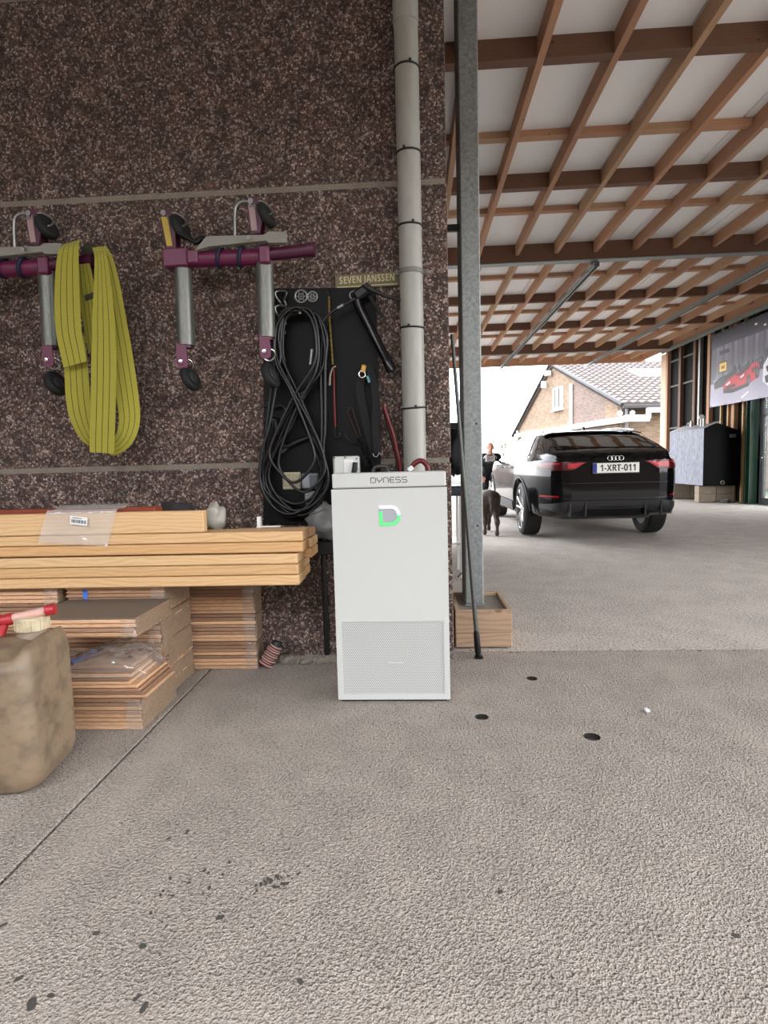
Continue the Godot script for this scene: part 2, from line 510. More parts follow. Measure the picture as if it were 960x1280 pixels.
func poster_image() -> ImageTexture:  # print on the banner: a showroom with a red sports car and a pale one
	var w := 640
	var h := 352
	var im := Image.create(w, h, false, Image.FORMAT_RGB8)
	var r := RandomNumberGenerator.new()
	r.seed = 9
	for y in h:
		for x in w:
			var c := Color(.50, .49, .55)
			if y < 70: c = Color(.17, .17, .20).lerp(Color(.30, .29, .34), float(y) / 70.0)
			elif y < 225:
				var s := 0.5 + 0.5 * sin(x * 0.13) * sin(x * 0.041)
				c = Color(.36, .34, .40).lerp(Color(.60, .57, .64), s * 0.8) * (0.85 + 0.15 * sin(y * .03))
			else: c = Color(.55, .53, .60).lerp(Color(.66, .64, .71), float(y - 225) / 127.0)
			im.set_pixel(x, y, c * r.randf_range(.94, 1.06))
	var blob := func(pts: Array, c: Color) -> void:
		var poly := PackedVector2Array()
		for q in pts: poly.push_back(Vector2(q[0], q[1]))
		var lo := poly[0]; var hi := poly[0]
		for q in poly: lo = lo.min(q); hi = hi.max(q)
		for y in range(maxi(0, int(lo.y)), mini(h, int(hi.y) + 1)):
			for x in range(maxi(0, int(lo.x)), mini(w, int(hi.x) + 1)):
				if Geometry2D.is_point_in_polygon(Vector2(x, y), poly): im.set_pixel(x, y, c * r.randf_range(.85, 1.1))
	for k in 5: blob.call([[330 + k * 62, 26 + (k % 2) * 18], [346 + k * 62, 25 + (k % 2) * 18], [348 + k * 62, 33 + (k % 2) * 18], [332 + k * 62, 34 + (k % 2) * 18]], Color(.95, .95, 1))
	var oval := func(cx: float, cy: float, a: float, b: float, c: Color) -> void:
		var pts: Array = []
		for i in 16: pts.append([cx + a * cos(TAU * i / 16), cy + b * sin(TAU * i / 16)])
		blob.call(pts, c)
	blob.call([[0, 60], [18, 60], [26, 240], [0, 240]], Color(.25, .25, .30))
	blob.call([[70, 92], [150, 92], [160, 110], [80, 112]], Color(.20, .19, .24))
	blob.call([[72, 146], [140, 146], [140, 196], [72, 196]], Color(.10, .09, .08))
	blob.call([[77, 151], [135, 151], [135, 191], [77, 191]], Color(.88, .72, .25))
	blob.call([[92, 166], [120, 166], [120, 178], [92, 178]], Color(.45, .35, .12))
	for k in 12: blob.call([[150 + k * 32, 190 + (k % 3) * 6], [165 + k * 32, 172], [178 + k * 32, 192], [180 + k * 32, 228], [150 + k * 32, 230]], Color(.14, .14, .17) if k % 3 else Color(.33, .33, .37))
	for k in 9: oval.call(172 + k * 26, 214 - k * 3, 10, 13, Color(.11, .11, .13))
	for k in 9: oval.call(172 + k * 26, 214 - k * 3, 5, 7, Color(.42, .42, .47))
	for k in 5: blob.call([[400 + k * 50, 150], [440 + k * 50, 146], [446 + k * 50, 176], [404 + k * 50, 180]], Color(.24, .24, .29))
	blob.call([[30, 236], [90, 216], [200, 206], [230, 226], [120, 262], [40, 268]], Color(.10, .10, .12))
	blob.call([[110, 262], [150, 236], [220, 214], [300, 196], [350, 192], [372, 206], [378, 236], [360, 262], [290, 282], [180, 296], [120, 290]], Color(.74, .06, .13))
	blob.call([[200, 226], [262, 200], [320, 194], [300, 212], [236, 232]], Color(.20, .07, .10))
	blob.call([[112, 276], [190, 282], [300, 272], [300, 288], [180, 302], [116, 296]], Color(.15, .08, .09))
	for q in [[300, 262], [362, 238]]:
		oval.call(q[0], q[1], 14, 25, Color(.10, .08, .09))
		oval.call(q[0] + 1, q[1], 8, 15, Color(.34, .32, .34))
	blob.call([[130, 268], [200, 262], [206, 274], [140, 280]], Color(.10, .05, .06))
	blob.call([[226, 246], [292, 228], [286, 240], [240, 256]], Color(.55, .05, .09))
	blob.call([[318, 214], [352, 206], [356, 222], [326, 236]], Color(.30, .06, .09))
	blob.call([[130, 258], [160, 246], [170, 252], [140, 264]], Color(1, .85, .85))
	blob.call([[236, 238], [262, 228], [268, 236], [244, 246]], Color(1, .7, .72))
	blob.call([[400, 214], [430, 180], [520, 168], [600, 178], [639, 210], [639, 300], [560, 310], [430, 306], [396, 280]], Color(.84, .85, .88))
	blob.call([[430, 206], [452, 184], [520, 176], [590, 184], [606, 208], [520, 214]], Color(.16, .17, .20))
	for q in [[416, 224], [572, 226]]: blob.call([[q[0], q[1]], [q[0] + 22, q[1] - 8], [q[0] + 44, q[1] + 4], [q[0] + 38, q[1] + 22], [q[0] + 8, q[1] + 22]], Color(.12, .12, .15))
	blob.call([[410, 262], [450, 256], [470, 270], [462, 292], [416, 290]], Color(.13, .13, .16))
	blob.call([[570, 262], [610, 258], [630, 270], [622, 292], [576, 292]], Color(.13, .13, .16))
	blob.call([[470, 268], [560, 268], [552, 296], [480, 296]], Color(.18, .18, .22))
	blob.call([[250, 330], [300, 310], [306, 314], [256, 336]], Color(.93, .93, .97))
	return ImageTexture.create_from_image(im)

# ------------------------------------------------------------------ scene
func _ready() -> void:
	rng.seed = 7
	# camera: held at battery height, pitched 5 degrees down, a little to the left
	var cam := Camera3D.new()
	cam.name = "camera"
	cam.fov = 84.063
	cam.near = 0.05
	cam.far = 400.0
	cam.transform = Transform3D(Basis(Vector3(0.99824, -0.026131, -0.053236), Vector3(0.021362, 0.995868, -0.08826), Vector3(0.055322, 0.086967, 0.994674)), Vector3(0, 1.02, 0))
	add_child(cam)
	cam.current = true
	# overcast white sky
	var env := Environment.new()
	env.background_mode = Environment.BG_SKY
	var sm := ProceduralSkyMaterial.new()
	sm.sky_top_color = Color(0.93, 0.95, 0.98)
	sm.sky_horizon_color = Color(1.0, 1.0, 1.0)
	sm.sky_curve = 0.2
	sm.ground_bottom_color = Color(0.55, 0.53, 0.5)
	sm.ground_horizon_color = Color(0.75, 0.74, 0.72)
	sm.sky_energy_multiplier = 2.68
	sm.ground_energy_multiplier = 1.0
	var sky := Sky.new()
	sky.sky_material = sm
	env.sky = sky
	env.tonemap_mode = Environment.TONE_MAPPER_LINEAR
	env.tonemap_exposure = 1.0
	env.sdfgi_enabled = true
	env.ssao_enabled = true
	env.ssil_enabled = true
	var we := WorldEnvironment.new()
	we.name = "environment"
	we.environment = env
	add_child(we)

	make_textures()
	make_materials()
	build_floor()
	build_wall()
	build_light_blockers()
	build_ceiling()
	build_right_wall()
	build_outside()
	build_post()
	build_car()
	build_tank()
	build_battery()
	build_pipe()
	build_packs()
	build_timber()
	build_can()
	build_dollies()
	build_sling()
	build_board()
	build_small()
	build_dog()
	build_person()

func make_materials() -> void:
	var m := mat("pebble_concrete", Color(1, 1, 1), 0.9)
	m.albedo_texture = tex.wall
	m.heightmap_enabled = true; m.heightmap_texture = tex.wall_h; m.heightmap_scale = 0.4
	tri(m, Vector3.ONE * 0.27)
	m.uv1_offset = Vector3(0.93, 0.97, 0.0)
	m = mat("rough_concrete", Color(.88, .86, .845), 0.92)
	m.albedo_texture = tex.floor
	m.heightmap_enabled = true; m.heightmap_texture = tex.floor_h; m.heightmap_scale = 0.7
	tri(m, Vector3.ONE * 0.47)
	m = mat("worn_concrete", Color(.97, .96, .955), 0.85)
	m.albedo_texture = tex.floor
	m.heightmap_enabled = true; m.heightmap_texture = tex.floor_h; m.heightmap_scale = 0.25
	tri(m, Vector3(0.3, 0.3, 0.3))
	m = mat("mortar", Color(.78, .765, .735), 0.95)
	m.albedo_texture = tex.floor
	m.heightmap_enabled = true; m.heightmap_texture = tex.floor_h; m.heightmap_scale = 0.4
	tri(m, Vector3.ONE * 0.9)
	for k in 4:
		m = mat("pine%d" % k, [Color(.93, .89, .84), Color(.89, .84, .77), Color(.94, .91, .87), Color(.90, .83, .75)][k], 0.65)
		m.albedo_texture = tex.wood
		m.uv1_scale = Vector3(0.26, 3.2, 1)
	for k in 4:
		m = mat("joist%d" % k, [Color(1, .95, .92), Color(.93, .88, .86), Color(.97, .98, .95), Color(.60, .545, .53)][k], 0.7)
		m.albedo_texture = tex.wood_red
		m.uv1_scale = Vector3(0.3, 3.5, 1)
	m = mat("galvanised", Color(.68, .695, .69), 0.5, 0.45)
	m.albedo_texture = tex.galv
	tri(m, Vector3.ONE * 1.6, false)
	m = mat("roof_panel", Color(.95, .95, .95), 0.6)
	m = mat("dark_foil", Color(.02, .019, .02), 0.7)
	m.metallic_specular = .25
	m = mat("house_brick", Color(1, 1, 1), 0.9)
	m.albedo_texture = tex.brick
	m.uv1_scale = Vector3(0.57, 0.96, 1)
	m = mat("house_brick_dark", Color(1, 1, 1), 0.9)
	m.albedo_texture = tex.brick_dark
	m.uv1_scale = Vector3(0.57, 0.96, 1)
	mat("white_paint", Color(.88, .88, .87), 0.4)
	mat("roof_tile", Color(.37, .33, .32), 0.8)
	mat("black_steel", Color(.03, .03, .032), 0.45, 0.3)
	mat("chrome", Color(.82, .82, .82), 0.16, 1.0)
	mat("steel", Color(.55, .55, .54), 0.35, 0.9)
	mat("rubber", Color(.028, .028, .03), 0.7)
	mat("black_plastic", Color(.045, .045, .05), 0.5)
	mat("hose_rubber", Color(.034, .035, .038), 0.4)

func build_floor() -> void:
	var f := struct("floor")
	var m = mats.rough_concrete
	var cs := CSGCombiner3D.new()
	cs.name = "concrete_slab"
	f.add_child(cs)
	var slab := CSGBox3D.new()
	slab.name = "slab"
	slab.size = Vector3(10.0 + 1.046, 0.2, 6.98)
	slab.position = Vector3((10.0 - 1.046) / 2, -0.1, 4.0 - 3.49)
	slab.material = m
	cs.add_child(slab)
	for h in [Vector3(0.246, 0.027, -2.20), Vector3(0.525, 0.025, -2.60), Vector3(0.627, 0.030, -2.036)]:
		var c := CSGCylinder3D.new()
		c.name = "drill_hole"
		c.operation = CSGShape3D.OPERATION_SUBTRACTION
		c.radius = h.y
		c.height = 0.24
		c.sides = 24
		c.material = mat("hole_dark", Color(.15, .135, .12), .95)  # holes are lined in a darker tone than the slab
		c.position = Vector3(h.x, -0.06, h.z)
		cs.add_child(c)
	put(B.new().box(Vector3((-9.0 - 1.058) / 2, -0.1, 0.51), Vector3(9.0 - 1.058, 0.2, 6.98), 0.003), "concrete_slab", m, f)
	put(B.new().box(Vector3(0, -0.26, 0.5), Vector3(18, 0.1, 7.0)), "sub_base", mats.mortar, f)
	put(B.new().box(Vector3(-1.052, -0.03, 0.5), Vector3(.0118, .03, 6.9)), "joint_filler", mats.rubber, f)
	put(B.new().box(Vector3(3.5, -0.03, -2.985), Vector3(10.0, .03, .0096)), "joint_filler", mats.rubber, f)
	# the carport slab behind the joint
	put(B.new().box(Vector3(4.2, -0.105, -10.25), Vector3(9.2, 0.2, 14.52), 0.006), "concrete_slab", mats.worn_concrete, f)
	# stains and spilled dark specks with a shape of their own
	var b := B.new()
	var sp := [Vector3(-.757, .022, -.967), Vector3(-.731, .012, -.985), Vector3(-.724, .013, -1.132), Vector3(-.604, .014, -1.102), Vector3(-.463, .016, -1.182), Vector3(-.535, .016, -.966), Vector3(-.558, .012, -.985), Vector3(-.63, .010, -1.30), Vector3(-.60, .008, -1.245), Vector3(-.50, .009, -1.36), Vector3(-.52, .010, -1.27), Vector3(-.555, .010, -1.33), Vector3(.181, .012, -1.273), Vector3(-.248, .012, -1.028), Vector3(.66, .014, -1.159), Vector3(-.70, .010, -1.45), Vector3(-.66, .012, -1.48), Vector3(-.82, .012, -1.02), Vector3(-.95, .012, -1.15), Vector3(.30, .008, -1.62), Vector3(.25, .007, -1.05)]
	for k in 60:
		sp.append(Vector3(rng.randf_range(-.9, 1.1), rng.randf_range(.002, .005), rng.randf_range(-2.2, -.95)))
	for k in 60: sp.append(Vector3(rng.randf_range(.5, 2.6), rng.randf_range(.004, .013), -2.975 + rng.randfn() * .012))
	for k in 14: sp.append(Vector3(rng.randf_range(.22, .56), rng.randf_range(.005, .014), -2.985 + rng.randfn() * .02))
	for k in 26: sp.append(Vector3(-.361 + rng.randfn() * .03, rng.randf_range(.004, .013), -1.293 + rng.randfn() * .018))
	for k in 16: sp.append(Vector3(-.57 + rng.randfn() * .03, rng.randf_range(.003, .009), -1.27 + rng.randfn() * .06))
	for s0 in sp:
		var s := Vector3(s0.x, s0.y * .6, s0.z)
		var n := 14
		var c := Vector3(s.x, 0.0012, s.z)
		for i in n:
			var r0: float = s.y * (0.8 + 0.25 * sin(TAU * i / n * 2.0 + s.x * 50.0))
			var r1: float = s.y * (0.8 + 0.25 * sin(TAU * ((i + 1) % n) / n * 2.0 + s.x * 50.0))
			b.t(c, c + Vector3(cos(TAU * i / n) * r0, -0.0004, sin(TAU * i / n) * r0 * 1.25), c + Vector3(cos(TAU * (i + 1) / n) * r1, -0.0004, sin(TAU * (i + 1) / n) * r1 * 1.25))
		b.start = b.p.size()
	for i in range(0, b.p.size(), 3):  # all faces up
		if (b.p[i + 1] - b.p[i]).cross(b.p[i + 2] - b.p[i]).y > 0.0:
			var a := b.p[i + 1]; b.p[i + 1] = b.p[i + 2]; b.p[i + 2] = a
	var o := put(b, "dark_spots", mat("spot", Color(.26, .245, .23), 0.8), f)
	o.set_meta("kind", "stuff")
	# pale lumps of mortar along the foot of the wall
	b = B.new()
	for k in 70:
		var x := rng.randf_range(-0.80, -0.42)
		b.ell(Vector3(x, 0.008, -2.862 + rng.randf_range(-.005, .03) + 0.02 * (x + .6)), Vector3(rng.randf_range(.015, .06), rng.randf_range(.008, .03), rng.randf_range(.01, .028)), Basis(Vector3.UP, rng.randf() * 3.0), 8, 5)
	o = put(b, "mortar_spill", mats.mortar, f)
	o.set_meta("kind", "stuff")

func build_wall() -> void:
	var w := struct("wall_back")
	var m = mats.pebble_concrete
	var xr := 0.183
	for r in [[-0.12, 1.012], [1.036, 2.348], [2.372, 3.30], [3.324, 4.0]]:
		put(B.new().box(Vector3((xr - 7.0) / 2, (r[0] + r[1]) / 2, -2.97), Vector3(xr + 7.0, r[1] - r[0], 0.2), 0.004), "concrete_panel", m, w)
	for y in [1.024, 2.36, 3.312]:
		put(B.new().box(Vector3((xr - 7.0) / 2 - 0.002, y, -2.9725), Vector3(xr + 6.99, 0.028, 0.2)), "mortar_joint", mats.mortar, w)

func build_light_blockers() -> void:
	# unseen walls and a header, added to shape the light
	var w := struct("added_wall_front")
	var ws := struct("added_wall_side")
	put(B.new().box(Vector3(.09, 2.0, -5.0), Vector3(0.14, 4.0, 3.84), .004), "concrete_panel", mats.pebble_concrete, ws)  # added to darken what the car tail mirrors
	put(B.new().box(Vector3(-3.4, 2.0, -6.85), Vector3(6.84, 4.0, 0.14), .004), "concrete_panel", mats.pebble_concrete, ws)
	put(B.new().box(Vector3(-0.6, 3.68, 1.5), Vector3(14.8, 0.72, 0.12), .006, Basis(), ru()), "added_door_header", mats.joist3, struct("added_trim_1"))  # unseen header, added to keep light off the upper wall
	var wl := struct("added_wall_left")
	put(B.new().box(Vector3(-7.1, 1.9, 1.8), Vector3(0.2, 3.8, 9.6), .004), "concrete_panel", mats.pebble_concrete, wl)  # added to block low sky from the left
	put(B.new().box(Vector3(-1, 2.0, 6.6), Vector3(22, 4.0, 0.25), .01), "brick_wall", mats.pebble_concrete, w)  # added across the yard to hold low sky off the wall top

func build_ceiling() -> void:
	var c := struct("ceiling")
	var panel = mats.roof_panel
	# white insulated panels, side by side along the slope
	var x := -8.0
	var k := 0
	while x < 6.9:
		var z1 := -17.6 if x > -1.5 else -3.07   # left of the carport the roof covers only the viewer's side of the wall
		var z2 := 1.45
		put(B.new().box(Vector3(x + 0.5, 4.04, (z1 + z2) / 2), Vector3(0.992, 0.08, z2 - z1), 0.006), "roof_panel", panel, c)
		put(B.new().box(Vector3(x + 1.0, 4.05, (z1 + z2) / 2), Vector3(0.012, 0.05, z2 - z1)), "panel_seam", mats.black_plastic, c)
		x += 1.0
		k += 1
	var xs: Array = []
	for i in range(-3, 12): xs.append(0.96 + 0.536 * i)
	var zb := [ -0.32, -2.36, -4.40, -6.36]
	var zf := [-10.80, -13.0]
	# joists run away from the viewer, lapped over the girder
	for i in xs.size():
		var xn: float = xs[i]
		if xn < 6.75:
			var L := 9.75
			put(B.new().box(Vector3(xn, 3.925, 1.4 - L / 2), Vector3(0.055, 0.15, L), 0.003, Basis(), ru()), "joist", mats["joist%d" % (i % 3)], c)
		if xn + 0.07 < 6.75:
			put(B.new().box(Vector3(xn + 0.07, 3.925, (-8.35 - 17.4) / 2), Vector3(0.055, 0.15, 9.05), 0.003, Basis(), ru()), "joist", mats["joist%d" % ((i + 1) % 3)], c)
	# cross timbers fitted between the joists: deep ones, with shallow battens between them
	var row := func(z: float, deep: bool, off: float) -> void:
		for i in xs.size() - 1:
			var x0: float = xs[i] + 0.0275 + off
			var x1: float = xs[i + 1] - 0.0275 + off
			if x0 > 6.7: continue
			x1 = minf(x1, 6.75)
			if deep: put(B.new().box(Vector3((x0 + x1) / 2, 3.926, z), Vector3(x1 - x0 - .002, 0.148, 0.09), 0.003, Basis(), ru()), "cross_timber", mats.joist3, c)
			else: put(B.new().box(Vector3((x0 + x1) / 2, 3.97, z), Vector3(x1 - x0 - .002, 0.058, 0.09), 0.003, Basis(), ru()), "batten", mats["joist%d" % (i % 3)], c)
	for z in zb: row.call(z, true, 0.0)
	for z in zf: row.call(z, true, 0.07)
	for z in [-3.42, -5.56, -7.16, -1.4, .7]: row.call(z, false, 0.0)
	for z in [-8.95, -9.65, -11.9, -14.1]: row.call(z, false, 0.07)
	# two girders with a bright steel angle below
	for z in [-8.36, -15.42]:
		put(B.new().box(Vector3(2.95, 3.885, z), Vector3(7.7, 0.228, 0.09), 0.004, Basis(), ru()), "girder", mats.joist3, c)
		put(B.new().box(Vector3(2.95, 3.762, z - 0.03), Vector3(7.7, 0.014, 0.13), 0.002), "steel_angle", mats.galvanised, c)
		put(B.new().box(Vector3(2.95, 3.79, z - 0.098), Vector3(7.7, 0.07, 0.008), 0.002), "steel_angle", mats.galvanised, c)
	put(B.new().box(Vector3(2.95, 3.90, -17.44), Vector3(7.8, 0.26, 0.05), 0.004, Basis(), ru()), "fascia_board", mats.joist0, c)
	put(B.new().box(Vector3(6.76, 3.905, -8.0), Vector3(0.07, 0.2, 18.9), 0.004, Basis(), ru()), "edge_timber", mats.joist0, c)
	# door tracks: lipped steel channels hung under the girders
	for r in [[2.60, 0.0], [5.12, 0.02]]:
		var b := B.new()
		b.box(Vector3(r[0], 3.728, -12.9), Vector3(0.075, 0.008, 9.1), 0.002)
		b.box(Vector3(r[0] - 0.036, 3.70, -12.9), Vector3(0.005, 0.06, 9.1), 0.001)
		b.box(Vector3(r[0] + 0.036, 3.70, -12.9), Vector3(0.005, 0.06, 9.1), 0.001)
		b.box(Vector3(r[0] - 0.026, 3.672, -12.9), Vector3(0.018, 0.005, 9.1), 0.001)
		b.box(Vector3(r[0] + 0.026, 3.672, -12.9), Vector3(0.018, 0.005, 9.1), 0.001)
		put(b, "door_track", mats.galvanised, c)
		put(B.new().box(Vector3(r[0], 3.775, -8.5), Vector3(0.06, 0.09, 0.06), 0.004), "track_bracket", mats.black_steel, c)
		for z in [-15.6, -15.9, -16.2, -16.5]:
			put(B.new().cyl(Vector3(r[0] - 0.045, 3.70, z), Vector3(r[0] - 0.036, 3.70, z), 0.014, -1, 8), "track_bolt", mats.black_steel, c)
	# steel channel along the top of the right wall
	put(B.new().box(Vector3(6.68, 3.755, -8.2), Vector3(0.06, 0.09, 15.4), 0.004), "steel_channel", mats.galvanised, c)

func build_right_wall() -> void:
	var w := struct("wall_right")
	var X := 6.82
	# dark foil cladding panels on studs
	var z := -17.0
	for r in [[-15.93, -15.1], [-15.09, -13.2], [-13.19, -11.62]]:
		put(B.new().box(Vector3(X + 0.06, 1.95, (r[0] + r[1]) / 2), Vector3(0.05, 3.9, r[1] - r[0]), 0.003), "cladding_panel", mats.dark_foil, w)
	put(B.new().box(Vector3(X + 0.06, 1.95, -7.2), Vector3(0.05, 3.9, 6.0)), "cladding_panel", mats.dark_foil, w)
	put(B.new().box(Vector3(X + 0.06, 3.1, -10.88), Vector3(0.05, 1.6, 1.46)), "cladding_panel", mats.dark_foil, w)
	for s in [-15.80, -15.05, -14.3, -13.62, -12.58]:
		var b := B.new().box(Vector3(X - 0.01, 1.9, s), Vector3(0.09, 3.8, 0.12), 0.004, Basis(), ru())
		put(b, "stud", mats.joist0 if s > -13.7 or s < -15.5 else mats.joist3, w)  # two studs get darker wood to stand in for shade
	put(B.new().box(Vector3(X - 0.02, 1.9, -14.05), Vector3(0.08, 3.8, 0.08), 0.004), "steel_post", mats.galvanised, w)
	for s in [-13.12, -12.83, -12.26]:
		put(B.new().box(Vector3(X + 0.0, 1.9, s), Vector3(0.05, 3.8, 0.05), 0.003, Basis(), ru()), "batten", mats.pine1, w)
	for y in [0.98, 1.72, 2.81, 3.46]:
		for r in [[-15.94, -15.11], [-14.99, -14.36], [-13.56, -13.15]]:
			put(B.new().box(Vector3(X + 0.015, y, (r[0] + r[1]) / 2), Vector3(0.03, 0.045, r[1] - r[0]), 0.002), "noggin", mat("noggin_grey", Color(.36, .35, .34), .7), w)
	for r in [[2.13, -13.09, -12.86], [2.20, -12.52, -12.0]]:
		put(B.new().box(Vector3(X + 0.0, r[0], (r[1] + r[2]) / 2), Vector3(0.05, 0.05, r[2] - r[1]), 0.003, Basis(), ru()), "noggin", mats.pine1, w)
	# corner post of the open end: pale planed timber
	put(B.new().box(Vector3(6.91, 1.88, -16.15), Vector3(0.12, 3.76, 0.40), 0.004, Basis(), ru()), "corner_post", mat("pale_timber", Color(.86, .74, .62), .7), w)
	# green steel column: H section
	var g := mat("green_paint", Color(.13, .27, .20), 0.45)
	g.albedo_texture = tex.mottle
	g.uv1_scale = Vector3(.5, 2, 1)
	var h := B.new()
	h.box(Vector3(6.72, 1.85, -11.70), Vector3(0.16, 3.7, 0.012), 0.002)
	h.box(Vector3(6.72, 1.85, -11.84), Vector3(0.16, 3.7, 0.012), 0.002)
	h.box(Vector3(6.72, 1.85, -11.77), Vector3(0.012, 3.7, 0.13))
	h.box(Vector3(6.68, 0.008, -11.77), Vector3(0.24, 0.016, 0.22), 0.002)
	put(h, "steel_column", g, w)
	# glazed door in a dark frame with a transom light over it
	var d := struct("door_1")
	var fr := mat("door_frame", Color(.10, .105, .11), 0.4)
	var b2 := B.new()
	for zz in [-11.555, -10.35]: b2.box(Vector3(X, 1.2, zz), Vector3(0.08, 2.4, 0.09), 0.004)
	for y in [0.07, 1.80, 2.36]: b2.box(Vector3(X, y, -10.95), Vector3(0.08, 0.13, 1.12), 0.004)
	put(b2, "frame", fr, d)
	var gl := mat("clear_glass", Color(.9, .95, .95, .08), 0.02)
	gl.transparency = BaseMaterial3D.TRANSPARENCY_ALPHA
	put(B.new().box(Vector3(X, 0.935, -10.95), Vector3(0.012, 1.6, 1.11)), "pane", gl, d)
	put(B.new().box(Vector3(X, 2.08, -10.95), Vector3(0.012, 0.43, 1.11)), "pane", gl, d)
	var hd := B.new().box(Vector3(X - 0.05, 0.86, -11.555), Vector3(0.012, 0.16, 0.035), 0.003)
	hd.cyl(Vector3(X - 0.05, 0.92, -11.555), Vector3(X - 0.1, 0.92, -11.555), 0.01, -1, 8)
	hd.cyl(Vector3(X - 0.095, 0.92, -11.565), Vector3(X - 0.095, 0.92, -11.43), 0.01, -1, 8)
	put(hd, "door_handle", mats.chrome, d)
	# banner on the wall
	var p := thing("banner", "large printed banner of a red sports car, hung above the grey oil tank", "banner")
	var pm := mat("banner_print", Color(1, 1, 1), 0.55)
	pm.albedo_texture = tex.poster
	var gr: Array = []
	for i in 17:
		var rowp := PackedVector3Array()
		for j in 7:
			rowp.push_back(Vector3(6.615 + 0.008 * sin(i * 0.9 + j * 0.6), 3.62 - 1.57 * j / 6.0, -13.22 + 3.1 * i / 16.0))
		gr.append(rowp)
	var bb := B.new()
	for i in 16:
		for j in 6:
			bb.q(gr[i][j], gr[i + 1][j], gr[i + 1][j + 1], gr[i][j + 1], Vector2(i / 16.0, j / 6.0), Vector2((i + 1) / 16.0, j / 6.0), Vector2((i + 1) / 16.0, (j + 1) / 6.0), Vector2(i / 16.0, (j + 1) / 6.0), 1)
			var o := Vector3(0.004, 0, 0)
			bb.q(gr[i][j] + o, gr[i][j + 1] + o, gr[i + 1][j + 1] + o, gr[i + 1][j] + o)
	for i in 16:
		var o := Vector3(0.004, 0, 0)
		bb.q(gr[i][0], gr[i][0] + o, gr[i + 1][0] + o, gr[i + 1][0]); bb.q(gr[i][6], gr[i + 1][6], gr[i + 1][6] + o, gr[i][6] + o)
	bb.fin()
	put(bb, "print", pm, p)
	for i in 6:
		for y in [3.6, 2.07]: put(B.new().torus(Vector3(6.602, y, -13.16 + i * 0.6), Vector3.RIGHT, 0.012, 0.004, 10, 5), "eyelet", mats.steel, p)

